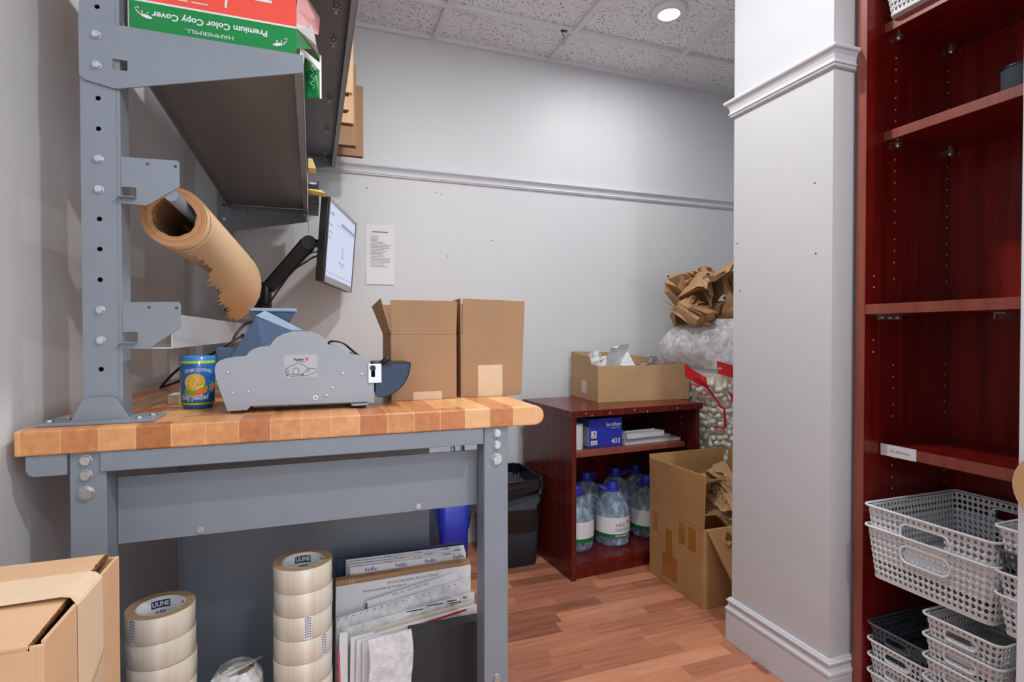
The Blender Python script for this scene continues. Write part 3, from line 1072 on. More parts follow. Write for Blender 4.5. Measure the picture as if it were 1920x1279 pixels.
decal('lettering', M['skyink'], [([Vector((v.x * 0.62 + 0.001, v.y + 0.0815 - 5.5 * v.x * v.x * 0.4, 0)) for v in vs], fs)], 0.0003)
vs, fs = text_geo('krabby patties!', 0.0145, bold=0.0009)
decal('lettering', M['skyink'], [([Vector((v.x * 0.78 - 0.0125, v.y + 0.0255, 0)) for v in vs], fs)], 0.0003)
vs, fs = text_geo('krabby patties!', 0.0145)
decal('lettering', M['navy'], [([Vector((v.x * 0.78 - 0.0125, v.y + 0.0255, 0)) for v in vs], fs)], 0.0005)

tag(B().box(-0.305, -0.255, 1.42, 1.475, TZ, TZ + 0.018).build('note_pad', M['cream'], bevel=0.0005), 'small cream note pad lying on the bench behind the blue tumbler', 'note pad')
np_ = B().hexa([(-0.275, 1.37, TZ), (-0.235, 1.37, TZ), (-0.235, 1.376, TZ), (-0.275, 1.376, TZ)], [(-0.273, 1.40, TZ + 0.075), (-0.235, 1.40, TZ + 0.075), (-0.235, 1.406, TZ + 0.075), (-0.273, 1.406, TZ + 0.075)])
tag(np_.build('sticky_pad', M['yellow'], bevel=0.0005), 'yellow sticky pad standing on the bench behind the blue tumbler', 'note pad')
ps = thing('paper_stack', 'stack of white and cream paper on the bench behind the tape machine', 'paper', (-0.2, 1.56, TZ))
b = B()
for k in range(5):
    b.box(-0.225 + 0.002 * (k % 2), -0.115, 1.50 - 0.003 * (k % 3), 1.70, TZ + 0.007 * k, TZ + 0.007 * (k + 1) - 0.0006)
b.build('lower_sheets', M['cream'], ps)
B().box(-0.222, -0.115, 1.52, 1.70, TZ + 0.0355, TZ + 0.085).build('upper_sheets', M['white'], ps)

# black cables on the bench
for k, (pts, lab) in enumerate((
        ([(-0.40, 1.78, TZ + 0.004), (-0.37, 1.75, 0.93), (-0.33, 1.72, 0.962), (-0.27, 1.66, 0.985), (-0.22, 1.62, 1.012), (-0.18, 1.55, 1.035), (-0.15, 1.42, 1.04)], 'black power cable rising from the bench to the tape machine'),
        ([(-0.40, 1.82, TZ + 0.004), (-0.36, 1.76, 0.912), (-0.31, 1.70, 0.93), (-0.25, 1.70, 0.93), (-0.21, 1.72, 0.915), (-0.18, 1.74, TZ + 0.09)], 'black cable lying low along the bench behind the blue tumbler'),
        ([(-0.15, 1.41, 1.046), (-0.175, 1.5, 1.035), (-0.19, 1.56, 1.03), (-0.185, 1.6, 1.05), (-0.165, 1.62, 1.075), (-0.12, 1.6, 1.085)], 'black cable looping beside the blue water tank'))):
    tag(B().tube(smooth_path(pts, 8), 0.0036, 8).build('cable', M['black']), lab, 'cable')

# gummed tape machine
TM = thing('tape_dispenser', 'grey gummed tape machine with cloud shaped side and blue tank', 'tape dispenser', (-0.02, 1.29, TZ))
OUT = [(-0.1771, 0.9789), (-0.1765, 0.985), (-0.1745, 0.991), (-0.1693, 0.9966), (-0.1578, 1.001), (-0.1442, 1.0038), (-0.1226, 1.0055), (-0.1150, 1.0145), (-0.1086, 1.0192), (-0.0966, 1.0232), (-0.0784, 1.0255), (-0.0735, 1.0340), (-0.066, 1.0418), (-0.0537, 1.0488), (-0.0371, 1.0535), (-0.0182, 1.0546), (-0.0012, 1.0525), (0.0137, 1.0468), (0.0245, 1.0382), (0.032, 1.0259), (0.0462, 1.0235), (0.0616, 1.0187), (0.0705, 1.0129), (0.076, 1.0058), (0.0906, 1.0045), (0.1019, 0.9997), (0.1087, 0.9925), (0.1109, 0.9842), (0.1108, 0.905), (-0.1142, 0.9062), (-0.118, 0.902), (-0.1212, 0.8988), (-0.1555, 0.8978), (-0.1659, 0.9312), (-0.1753, 0.9617)]
for y0 in (1.190, 1.405):
    o = xz_plate(B(), OUT, [], y0, y0 + 0.003).build('side_plate', M['plate'], TM, bevel=0.0006)
    if y0 < 1.3:
        B().prism([(0.1108, 0.9446), (0.1215, 0.9446), (0.1228, 0.9435), (0.1235, 0.9025), (0.1108, 0.9025)], 'y', 1.1905, 1.1925).build('plate_tab', M['plate'], o)
        for x, z in ((-0.1538, 0.9753), (-0.1447, 0.9343), (-0.1174, 0.9357), (0.0606, 0.9673), (0.0978, 0.9654), (0.0392, 0.9381), (0.0276, 0.9234)):
            B().cyl((x, 1.1905, z), (x, 1.1875, z), 0.0033, 0.0026, n=14).build('rivet', M['zinc'], o)
        b = B().cyl((0.0061, 1.1905, 0.9181), (0.0061, 1.1885, 0.9181), 0.0048, n=18)
        b.k = 1
        b.cyl((0.0061, 1.1885, 0.9181), (0.0061, 1.188, 0.9181), 0.0018, n=10)
        b.build('washer', [M['white'], M['ink']], o)
        st = B().box(-0.0528, 0.0095, 1.1896, 1.19, 0.9605, 1.0065).build('sticker', plain('grey_sticker', rgb(178, 182, 190), 0.3, var=0.03), o)
        lettering('Packer', 0.0068, M['ink'], (-0.0256, 1.1893, 0.9967), (1, 0, 0), (0, 0, 1), TM, bold=0.00025)
        lettering('3S', 0.0080, M['redink'], (-0.0105, 1.1893, 0.9972), (1, 0, 0), (0, 0, 1), TM, bold=0.0003, squash=0.85)
        lettering('TAPE PATH', 0.0034, M['ink'], (-0.0225, 1.1893, 0.9918), (1, 0, 0), (0, 0, 1), TM)
        yy = 1.1892
        q = 0.0629 / 300.0
        D = lambda a, c: Vector((-0.0528 + (a - 685) * q * 1.0, yy, 1.0075 - (c - 500) * 0.0474 / 205))
        b = B()
        for pts in ([(700, 625), (740, 600), (760, 596), (790, 583), (830, 583), (860, 598), (905, 625)], [(905, 628), (940, 625)], [(930, 628), (976, 628), (970, 655), (950, 672), (918, 678)], [(700, 690), (735, 676), (850, 680), (870, 650), (885, 635)], [(735, 690), (850, 690), (890, 690), (918, 678)], [(692, 640), (695, 660), (712, 690)]):
            b.tube([D(*p) for p in pts], 0.00035, 5)
        for cx, cy, r in ((790, 648, 30), (707, 640, 13), (718, 670, 11), (900, 643, 13), (848, 676, 9)):
            b.tube([D(cx + r * math.cos(k * PI / 9), cy + r * math.sin(k * PI / 9)) for k in range(19)], 0.00035, 5)
        b.build('diagram', M['ink'], TM)
for x0, x1, z in ((-0.1526, -0.1252, 0.8965), (0.0757, 0.1106, 0.8985)):
    B().box(x0 + 0.002, x1 - 0.004, 1.192, 1.225, TZ, TZ + 0.007).box(x0 + 0.002, x1 - 0.004, 1.385, 1.405, TZ, TZ + 0.007).build('rubber_foot', M['rubber'], TM, bevel=0.002)
B().prism(rrect(0.0757, 0.1107, 1.183, 1.22, 0.008), 'z', 0.8985, 0.9025).build('foot_plate', M['plate'], TM, bevel=0.0006)
B().box(-0.11, 0.105, 1.1935, 1.404, 0.903, 0.9065).build('base_tray', M['steel_dark'], TM)
B().box(-0.15, -0.09, 1.1945, 1.404, 0.92, 0.998).build('front_housing', M['plate'], TM)
# water tank with ridged roof and flat cap
tb = B()
A_, A2 = (-0.1135, 1.305, 1.0868), (-0.098, 1.335, 1.0992)
F0, F1, F2 = (-0.1588, 1.27, 1.0), (-0.094, 1.235, 1.01), (-0.03, 1.235, 1.045)
G0, G1, G2 = (-0.166, 1.395, 1.0), (-0.02, 1.395, 1.0), (-0.0181, 1.30, 1.053)
vs = [A_, F0, F1, (-0.0395, 1.26, 1.0558), G0, G1, (-0.103, 1.395, 1.090), (-0.159, 1.27, 0.92), (-0.094, 1.235, 0.92), (-0.03, 1.235, 0.92), (-0.166, 1.395, 0.92), (-0.01, 1.395, 0.92)]
tb.add(vs, [(0, 1, 2), (0, 2, 3), (1, 7, 8, 2), (2, 8, 9, 3), (0, 6, 4, 1), (1, 4, 10, 7), (6, 0, 3, 5), (4, 6, 5, 11, 10), (3, 9, 11, 5)])
tb.build('water_tank', M['bluegrey'], TM, bevel=0.0012)
B().hexa([(-0.114, 1.304, 1.0872), (-0.0415, 1.262, 1.0556), (-0.0195, 1.30, 1.0553), (-0.0990, 1.34, 1.0998)], [(-0.114, 1.304, 1.0887), (-0.0405, 1.262, 1.0568), (-0.0185, 1.30, 1.0565), (-0.0980, 1.34, 1.1013)]).build('roof_band', M['bluegrey_light'], TM, bevel=0.0006)
B().prism(rrect(-0.134, -0.0325, 1.335, 1.40, 0.012), 'z', 1.0985, 1.106).build('cap_lid', M['bluegrey_light'], TM, bevel=0.002)
B().hexa([(-0.113, 1.35, 1.05), (-0.06, 1.35, 1.05), (-0.06, 1.39, 1.05), (-0.113, 1.39, 1.05)], [(-0.131, 1.34, 1.0985), (-0.036, 1.34, 1.0985), (-0.036, 1.395, 1.0985), (-0.131, 1.395, 1.0985)]).build('tank_neck', M['bluegrey'], TM, bevel=0.002)
B().box(-0.20, -0.16, 1.36, 1.40, 0.94, 1.018).build('tank_block', M['bluegrey'], TM, bevel=0.003)
# metal slide bracket with knob, lever and quarter round cutter guard
b = xz_plate(B(), [(0.1109, 0.9446), (0.1384, 0.9446), (0.1384, 0.9854), (0.1109, 0.9854)], [rrect(0.117, 0.1245, 0.957, 0.972, 0.001, 2)], 1.187, 1.189)
b.box(0.1109, 0.1384, 1.189, 1.235, 0.9446, 0.9466)
sb = b.build('slide_bracket', M['chrome'], TM, bevel=0.0006)
B().cyl((0.1201, 1.187, 0.9765), (0.1201, 1.176, 0.9765), 0.0062, 0.0052, n=12).cyl((0.1205, 1.189, 0.9648), (0.1205, 1.1885, 0.9648), 0.0001, n=4).build('knob', M['black'], sb, bevel=0.0008)
B().tube([(0.137, 1.195, 0.984), (0.143, 1.193, 0.989), (0.150, 1.19, 0.9945), (0.155, 1.188, 0.9955)], [0.0045, 0.0058, 0.0062, 0.004], 10).build('lever', M['black'], TM)
arc = [(0.1267, 0.9851), (0.1267, 0.9150)]
for k in range(13):
    a = R(-88 + 88 * k / 12)
    arc.append((0.1335 + 0.0672 * math.cos(a), 0.9846 + 0.0725 * math.sin(a)))
B().prism(arc, 'y', 1.200, 1.203).build('cutter_guard', M['cutter'], TM, bevel=0.0008)
B().prism(arc, 'y', 1.300, 1.303).build('cutter_guard', M['cutter'], TM, bevel=0.0008)
edge = [Vector((x, 1.2, z)) for x, z in arc[2:]]
vs = []
for p in edge:
    vs += [p + Vector((0, -0.001, 0)), p + Vector((0, 0.104, 0)), p + Vector((0.0016, 0.104, 0.0)), p + Vector((0.0016, -0.001, 0.0))]
B().add(vs, [(4 * k + j, 4 * k + (j + 1) % 4, 4 * k + 4 + (j + 1) % 4, 4 * k + 4 + j) for k in range(len(edge) - 1) for j in range(4)]).box(0.1267, 0.2022, 1.199, 1.304, 0.9846, 0.9866).build('guard_rim', M['black'], TM)
B().prism(rrect(0.138, 0.16, 0.980, 0.9885, 0.003), 'y', 1.196, 1.2).cyl((0.1505, 1.196, 0.9842), (0.1505, 1.1945, 0.9842), 0.0018, n=10).build('guard_hinge', M['black'], TM)
b = B()
for y, r, in ((1.235, 0.0018), (1.30, 0.0018)):
    b.tube(smooth_path([(0.030, y, 1.020), (0.0355, y, 1.030), (0.046, y, 1.0325), (0.0655, y, 1.0275), (0.084, y, 1.0115), (0.098, y, 1.0)], 5), r, 8)
b.build('tape_guide', M['black'], TM)

# two small open cartons on the bench
def flapbox(t, x0, x1, y0, y1, z0, zc, mat, flaps, th=0.003, tape=None):
    """open carton: four walls, floor, and flaps given as (side, quad of two top corners)"""
    b = B()
    b.box(x0, x1, y0, y0 + th, z0, zc).box(x0, x1, y1 - th, y1, z0, zc).box(x0, x0 + th, y0 + th, y1 - th, z0, zc).box(x1 - th, x1, y0 + th, y1 - th, z0, zc).box(x0 + th, x1 - th, y0 + th, y1 - th, z0, z0 + th)
    b.build('carton_body', mat, t, bevel=0.0012)
    for side, p, q in flaps:
        p, q = Vector(p), Vector(q)
        if side == 'front':
            a, c, d = Vector((x0 + 0.001, y0, zc)), Vector((x1 - 0.001, y0, zc)), Vector((0, th, 0))
        elif side == 'back':
            a, c, d = Vector((x0 + 0.001, y1 - th, zc)), Vector((x1 - 0.001, y1 - th, zc)), Vector((0, th, 0))
        elif side == 'left':
            a, c, d = Vector((x0, y0 + 0.003, zc)), Vector((x0, y1 - 0.003, zc)), Vector((th, 0, 0))
        else:
            a, c, d = Vector((x1 - th, y0 + 0.003, zc)), Vector((x1 - th, y1 - 0.003, zc)), Vector((th, 0, 0))
        B().hexa([a, c, c + d, a + d], [p, q, q + d, p + d]).build('flap', mat, t, bevel=0.0008)


def zig_patch(x0, x1, z0, z1, y, n=16):
    pts = [(x0, z0), (x1, z0), (x1, z1)]
    for k in range(n, -1, -1):
        pts.append((x0 + (x1 - x0) * k / n, z1 - (0.0016 if k % 2 else 0)))
    return pts


bx = thing('cardboard_box', 'small open cardboard box with side flap tilted, beside the tape machine', 'box', (0.25, 1.36, TZ))
flapbox(bx, 0.171, 0.3265, 1.283, 1.44, TZ, 1.047, M['card'],
        [('front', (0.1695, 1.279, 1.1265), (0.3245, 1.279, 1.1275)), ('back', (0.172, 1.445, 1.124), (0.325, 1.445, 1.124)), ('left', (0.147, 1.286, 1.130), (0.143, 1.437, 1.118)), ('right', (0.3265, 1.286, 1.125), (0.3265, 1.437, 1.125))])
B().prism(zig_patch(0.2215, 0.2905, TZ + 0.0003, 0.913, 0), 'y', 1.2825, 1.283).build('tape', M['tapepaper'], bx)
bx = thing('cardboard_box', 'small cardboard box with flaps upright at the rounded bench edge', 'box', (0.42, 1.38, TZ))
flapbox(bx, 0.3405, 0.4985, 1.298, 1.455, TZ, 1.047, M['card'],
        [('back', (0.345, 1.457, 1.13), (0.505, 1.457, 1.13)), ('left', (0.3395, 1.30, 1.135), (0.3395, 1.45, 1.132)), ('right', (0.503, 1.30, 1.13), (0.503, 1.45, 1.13))])
B().hexa([(0.3405, 1.2972, TZ + 0.0002), (0.4985, 1.2972, TZ + 0.0002), (0.4985, 1.3, TZ + 0.0002), (0.3405, 1.3, TZ + 0.0002)], [(0.346, 1.2972, 1.135), (0.508, 1.2972, 1.131), (0.508, 1.3, 1.131), (0.346, 1.3, 1.135)]).build('front_panel', M['card'], bx, bevel=0.0008)
B().prism(zig_patch(0.384, 0.4475, TZ + 0.0003, 0.972, 0), 'y', 1.2966, 1.2972).build('tape', M['tapepaper'], bx)

# ------------------------------------------------------------------ monitor on its arm
c00, c10, c11, c01 = Vector((0.0415, 2.125, 1.241)), Vector((0.1600, 2.515, 1.230)), Vector((0.196, 2.535, 1.524)), Vector((0.071, 2.148, 1.550))
ex = (c10 - c00).normalized()
ez = (c01 - c00)
ez = (ez - ex * ez.dot(ex)).normalized()
en = ex.cross(ez).normalized()
if en.x < 0:
    en = -en
MW, MH = 0.43, 0.312
mo = thing('monitor', 'black flat computer monitor with lit screen on the wall arm', 'monitor', tuple(c00))


def mp(u, v, d):
    return c00 + ex * u + ez * v + en * d


def mbox(b, u0, u1, v0, v1, d0, d1):
    return b.hexa([mp(u0, v0, d0), mp(u1, v0, d0), mp(u1, v0, d1), mp(u0, v0, d1)], [mp(u0, v1, d0), mp(u1, v1, d0), mp(u1, v1, d1), mp(u0, v1, d1)])


mbox(B(), 0, MW, 0, MH, -0.032, -0.003).build('housing', M['black'], mo, bevel=0.003)
fb = B()
mbox(fb, 0.0, 0.014, 0, MH, -0.003, 0.0)
mbox(fb, MW - 0.014, MW, 0, MH, -0.003, 0.0)
fb.k = 1
mbox(fb, 0.014, MW - 0.014, MH - 0.016, MH, -0.003, 0.0)
mbox(fb, 0.014, MW - 0.014, 0, 0.024, -0.003, 0.0)
fb.build('bezel', [M['black'], plain('silver_bezel', rgb(150, 152, 156), 0.3)], mo, bevel=0.0006)
mbox(B(), 0.014, MW - 0.014, 0.024, MH - 0.016, -0.0028, -0.0012).build('screen', M['screen'], mo)
pb = B()
for u0, u1, v0, v1 in ((0.19, 0.41, 0.243, 0.256), (0.035, 0.075, 0.258, 0.266), (0.022, 0.06, 0.215, 0.221), (0.024, 0.07, 0.19, 0.194), (0.024, 0.06, 0.168, 0.171), (0.02, 0.41, 0.04, 0.042), (0.18, 0.28, 0.095, 0.099), (0.2, 0.26, 0.085, 0.088), (0.12, 0.40, 0.234, 0.236), (0.22, 0.225, 0.12, 0.16), (0.24, 0.245, 0.12, 0.16), (0.222, 0.243, 0.158, 0.162), (0.222, 0.243, 0.118, 0.122)):
    mbox(pb, u0, u1, v0, v1, -0.0014, -0.0008)
pb.build('screen_content', M['screen_dim'], mo)
am = mo
hd = mp(0.16, 0.16, -0.033)
ctr = mp(0.16, 0.16, -0.07)
b = B()
b.hexa([mp(0.12, 0.12, -0.04), mp(0.2, 0.12, -0.04), mp(0.2, 0.12, -0.0325), mp(0.12, 0.12, -0.0325)], [mp(0.12, 0.2, -0.04), mp(0.2, 0.2, -0.04), mp(0.2, 0.2, -0.0325), mp(0.12, 0.2, -0.0325)])
b.cyl(mp(0.16, 0.16, -0.04), ctr, 0.02, n=18)
b.build('mount_head', M['black'], am, bevel=0.001)
top = Vector((-0.01, 2.31, 1.405))
elb = Vector((-0.165, 2.36, 1.222))
b = B()
d = (top - elb).normalized()
sd = Vector((d.z, 0, -d.x)).normalized()
yv = Vector((0, 1, 0))
def armq(p, hw, hh):
    return [p - sd * hh - yv * hw, p + sd * hh - yv * hw, p + sd * hh + yv * hw, p - sd * hh + yv * hw]
b.hexa(armq(elb + d * 0.005, 0.02, 0.026), armq(top, 0.018, 0.031))
b.build('upper_arm', M['black'], am, bevel=0.008, seg=3)
b = B().cyl(top - yv * 0.022, top + yv * 0.022, 0.028, n=20)
b.tube([top, (top + ctr) / 2 + Vector((0, 0, 0.004)), ctr], 0.016, 12)
b.build('tilt_joint', M['black'], am, bevel=0.001)
B().cyl(elb + Vector((-0.004, 0, -0.072)), elb + Vector((-0.004, 0, 0.028)), 0.021, n=22).build('elbow', M['black'], am, bevel=0.003)
B().hexa([(-0.165, 2.34, 1.155), (-0.165, 2.385, 1.155), (-0.165, 2.385, 1.19), (-0.165, 2.34, 1.19)], [(-0.31, 2.432, 1.145), (-0.31, 2.478, 1.145), (-0.31, 2.478, 1.185), (-0.31, 2.432, 1.185)]).build('lower_arm', M['black'], am, bevel=0.004)
B().tube(smooth_path([mp(0.05, 0.10, -0.03), mp(0.03, 0.09, -0.05), (-0.02, 2.3, 1.33), (-0.07, 2.3, 1.29), (-0.12, 2.31, 1.22), (-0.16, 2.33, 1.165), (-0.22, 2.4, 1.14)], 6), 0.0035, 8).tube(smooth_path([mp(0.06, 0.115, -0.03), mp(0.03, 0.105, -0.06), (-0.04, 2.29, 1.33), (-0.1, 2.3, 1.25)], 6), 0.0025, 8).build('cable', M['black'], am)

# notice on the back wall
nt = thing('wall_notice', 'white printed notice sheet taped on the back wall beside the monitor', 'paper', (0.30, YB, 1.42))
b = B()
g = [(0.2385 + 0.130 * i / 6, YB - 0.0012 - (0.004 * (1 - j / 10) ** 6), 1.280 + 0.282 * j / 10) for j in range(11) for i in range(7)]
b.add(g, [(j * 7 + i, j * 7 + i + 1, (j + 1) * 7 + i + 1, (j + 1) * 7 + i) for j in range(10) for i in range(6)], True)
b.build('sheet', M['white'], nt)
b = B().box(0.268, 0.342, YB - 0.0022, YB - 0.0016, 1.5245, 1.5295)
rn = random.Random(4)
for k in range(22):
    z = 1.506 - 0.0068 * k
    x0 = 0.257 if k in (3, 7, 10, 12, 15, 18) else 0.262
    b.box(x0, x0 + (rn.uniform(0.03, 0.05) if k < 4 else rn.uniform(0.05, 0.098)), YB - 0.0022, YB - 0.0016, z, z + 0.0016)
b.box(0.247, 0.325, YB - 0.0022, YB - 0.0016, 1.327, 1.3285).box(0.247, 0.345, YB - 0.0022, YB - 0.0016, 1.319, 1.3205)
b.build('printed_lines', M['greyink'], nt)

# ------------------------------------------------------------------ under the bench: tape rolls
def make_roll(label, group, loc, top=False):
    t = thing('tape_roll', label, 'tape roll', loc, 0, group)
    b = B()
    n = 48
    b.lathe([(0.0585, 0.0006), (0.0585, 0.0474)], loc, n)
    b.k = 1
    b.lathe([(0.0418, 0.0), (0.058, 0.0), (0.0585, 0.0006)], loc, n, False).lathe([(0.0585, 0.0474), (0.058, 0.048), (0.0418, 0.048)], loc, n, False)
    b.build('tape', [M['tape'], M['tapeend']], t)
    B().lathe([(0.0418, 0.0478), (0.0418, 0.0002), (0.0395, 0.0002), (0.0395, 0.0478), (0.0418, 0.0478)], loc, n).build('core', M['white'], t)
    return t


def core_label(t, loc, a0):
    R_ = 0.0392
    def wrap(x, z, lift=0.0):
        a = a0 - x / R_
        return Vector((loc[0] + (R_ - lift) * math.cos(a), loc[1] + (R_ - lift) * math.sin(a), loc[2] + z))
    for da in (0, 0.062):
        b = B()
        for k in range(8):
            x0, x1 = -0.0165 + 0.033 * k / 8 + da, -0.0165 + 0.033 * (k + 1) / 8 + da
            b.add([wrap(x0, 0.026), wrap(x1, 0.026), wrap(x1, 0.041), wrap(x0, 0.041)], [(0, 1, 2, 3)])
        b.build('core_print', M['navy'], t)
        vs, fs = text_geo('ULINE', 0.0125, bold=0.0004)
        B().add([wrap(v.x * 0.88 + da, v.y + 0.0335, 0.0003) for v in vs], fs).build('lettering', M['white'], t)
        vs, fs = text_geo('S-423', 0.0075, bold=0.0002)
        B().add([wrap(v.x + da, v.y + 0.0185, 0.0003) for v in vs], fs).build('lettering', M['ink'], t)


def tape_tab(t, loc, a0, r=0.0587, wd=0.013):
    b = B()
    n = 6
    for k in range(n):
        a, c = a0 + wd / r * (k / n - 0.5), a0 + wd / r * ((k + 1) / n - 0.5)
        b.add([(loc[0] + r * math.cos(a), loc[1] + r * math.sin(a), loc[2] + 0.001), (loc[0] + r * math.cos(c), loc[1] + r * math.sin(c), loc[2] + 0.001), (loc[0] + r * math.cos(c), loc[1] + r * math.sin(c), loc[2] + 0.047), (loc[0] + r * math.cos(a), loc[1] + r * math.sin(a), loc[2] + 0.047)], [(0, 1, 2, 3)])
    b.k = 1
    for i in range(8):
        for j in range(3):
            a = a0 + (j - 1) * 0.0042 / r
            z = loc[2] + 0.0045 + i * 0.0053 + (0.0018 if j % 2 else 0)
            r2 = r + 0.0002
            h = 0.0015 / r
            b.add([(loc[0] + r2 * math.cos(a - h), loc[1] + r2 * math.sin(a - h), z), (loc[0] + r2 * math.cos(a + h), loc[1] + r2 * math.sin(a + h), z + 0.0008), (loc[0] + r2 * math.cos(a + h), loc[1] + r2 * math.sin(a + h), z + 0.003), (loc[0] + r2 * math.cos(a - h), loc[1] + r2 * math.sin(a - h), z + 0.0022)], [(0, 1, 2, 3)])
    b.build('pull_tab', [M['white'], M['navy']], t)


ORD = ['top', 'second', 'third', 'fourth', 'fifth', 'sixth', 'seventh', 'eighth', 'ninth']
first = make_roll('bottom', None, (-0.277, 1.225, SZ))
for nm, x, y, n in (('short left stack', -0.277, 1.225, 8), ('tall right stack', -0.021, 1.235, 9)):
    for k in range(n):
        dx, dy = random.uniform(-0.0015, 0.0015), random.uniform(-0.0012, 0.0012)
        lab = '%s roll of clear tape %s %s of the bench shelf' % (ORD[n - 1 - k], 'from the top of the' if 0 < n - 1 - k else 'of the', nm.replace('stack', 'stack in front') if 0 else nm)
        lab = ('top roll of clear packing tape of the %s under the bench' % nm) if k == n - 1 else ('%s roll from the top of the %s of clear tape' % (ORD[n - 1 - k], nm))
        loc = (x + dx, y + dy, SZ + 0.0481 * k)
        if first is not None and k == 0 and x < -0.2:
            t = first
            t.location = loc
            t['label'] = lab
            t['group'] = 'tape rolls of the ' + nm
        elif k == n - 1 or (x > -0.1 and k in (n - 3, n - 4)):
            t = make_roll(lab, 'tape rolls of the ' + nm, loc)
            if k == n - 1:
                core_label(t, loc, math.atan2(loc[1], loc[0]))
                if x < -0.2:
                    tape_tab(t, loc, math.atan2(-loc[1], -loc[0]) - 0.86)
            if x > -0.1 and k == n - 3:
                tape_tab(t, loc, math.atan2(-loc[1], -loc[0]) + 0.16)
            if x > -0.1 and k == n - 4:
                tape_tab(t, loc, math.atan2(-loc[1], -loc[0]) + 0.75)
        else:
            t = dup(first, loc, None, lab, 'tape rolls of the ' + nm)
# tape roll in a clear bag between the stacks
wr = thing('wrapped_tape_roll', 'tape roll in a crinkled clear bag between the tape stacks', 'tape roll', (-0.15, 1.25, SZ))
B().lathe([(0.03, 0.0), (0.043, 0.0), (0.043, 0.2), (0.03, 0.2), (0.03, 0.0)], (-0.15, 1.25, SZ + 0.001), 32).build('tape', M['tapeend'], wr)
vs, fs = crumple(12, (0.098, 0.085, 0.024), 7, 22)
b = B().add([v + Vector((-0.15, 1.25, SZ + 0.212)) for v in vs], fs)
b.lathe([(0.05, 0.001), (0.052, 0.1), (0.05, 0.2), (0.035, 0.222)], (-0.15, 1.25, SZ), 14, False)
b.build('clear_bag', M['poly'], wr)

# mailers standing on the shelf at the right
def slab(name, x0, x1, y, th, zt0, zt1, mat, label, cat, lean=0.0):
    t = thing(name, label, cat, ((x0 + x1) / 2, y, SZ))
    B().hexa([(x0, y, SZ), (x1, y, SZ), (x1, y + th, SZ), (x0, y + th, SZ)], [(x0 + 0.004, y + lean, zt0), (x1, y + lean, zt1), (x1, y + th + lean, zt1), (x0 + 0.004, y + th + lean, zt0)]).build('sleeve', mat, t, bevel=0.0008)
    return t


t = slab('courier_envelope', 0.050, 0.375, 1.43, 0.006, 0.486, 0.484, M['navy'], 'dark blue edged courier envelope at the back of the mailer row', 'envelope')
for k in range(4):
    t = slab('courier_envelope', 0.072 + 0.003 * k, 0.380, 1.418 - 0.0065 * k, 0.005, 0.4845 - 0.004 * k, 0.4805 - 0.004 * k, M['white'], 'white courier envelope with purple print, %s from the back of the mailer row' % ['second', 'third', 'fourth', 'fifth'][k], 'envelope', )
    y = 1.418 - 0.0065 * k
    for j in range(4 if k != 3 else 5):
        x = 0.105 + 0.075 * j + (0.03 if k % 2 else 0)
        if x < 0.375:
            lettering('FedEx' if k < 3 else 'FedEx', 0.012 if k == 3 else 0.008, M['purple'], (x, y - 0.0006, 0.477 - 0.004 * k - (0.004 if k == 3 else 0)), (1, 0, 0), (0, 0, 1), t, bold=0.0002)
t = slab('cardboard_sleeve', 0.046, 0.384, 1.372, 0.022, 0.455, 0.456, M['card'], 'brown cardboard sleeve with string among the white mailers', 'box')
B().tube([(0.083, 1.3715, SZ + 0.002), (0.083, 1.3712, 0.4555), (0.083, 1.396, 0.4565)], 0.0012).tube([(0.090, 1.3715, SZ + 0.002), (0.090, 1.3712, 0.4555), (0.090, 1.396, 0.4565)], 0.0012).build('string', M['cream'], t)
t = slab('shipping_pouch', 0.046, 0.384, 1.3665, 0.004, 0.4435, 0.448, M['white'], 'white shipping pouch with printed warning in front of the brown sleeve', 'envelope')
lettering('Do not ship liquids, blood or Clinical', 0.0085, M['ink'], (0.235, 1.3661, 0.436), (1, 0, 0.02), (0, 0, 1), t)
lettering('Ne pas expédier de liquides ni', 0.0085, M['ink'], (0.165, 1.3661, 0.4235), (1, 0, 0.02), (0, 0, 1), t)
t = slab('shipping_pouch', 0.115, 0.345, 1.352, 0.004, 0.404, 0.441, M['white'], 'white label pouch with printed numbers and a purple bar', 'envelope')
lettering('0456  OL   2014 4999 7184', 0.008, M['greyink'], (0.225, 1.3515, 0.4165), (1, 0, 0.16), (-0.16, 0, 1), t)
B().box(0.118, 0.122, 1.3512, 1.352, 0.385, 0.40).build('purple_bar', M['purple'], t)
t = slab('poly_pouch', 0.046, 0.375, 1.338, 0.004, 0.381, 0.428, M['poly'], 'clear pouch with a row of black dots across its top edge', 'envelope')
b = B()
for k in range(18):
    x = 0.055 + 0.0165 * k
    z = 0.378 + 0.0023 * k + 0.0
    b.cyl((x, 1.3378, z), (x, 1.3372, z), 0.0013, n=8)
b.build('dots', M['ink'], t)
t = slab('poly_pouch', 0.058, 0.380, 1.318, 0.008, 0.362, 0.398, M['poly'], 'clear pouch with black print above the red bar pouch', 'envelope')
b = B()
for x0, x1, z in ((0.21, 0.25, 0.378), (0.26, 0.30, 0.384), (0.31, 0.335, 0.386), (0.315, 0.345, 0.38), (0.35, 0.36, 0.389), (0.318, 0.342, 0.374)):
    b.box(x0, x1, 1.3172, 1.318, z, z + 0.0022)
b.build('print', M['ink'], t)
t = slab('cream_envelope', 0.064, 0.375, 1.308, 0.004, 0.350, 0.384, M['cream'], 'cream envelope between the clear pouches', 'envelope')
t = slab('poly_mailer', 0.078, 0.378, 1.290, 0.010, 0.346, 0.379, M['mailer'], 'white poly mailer with a red bar above the black board', 'envelope')
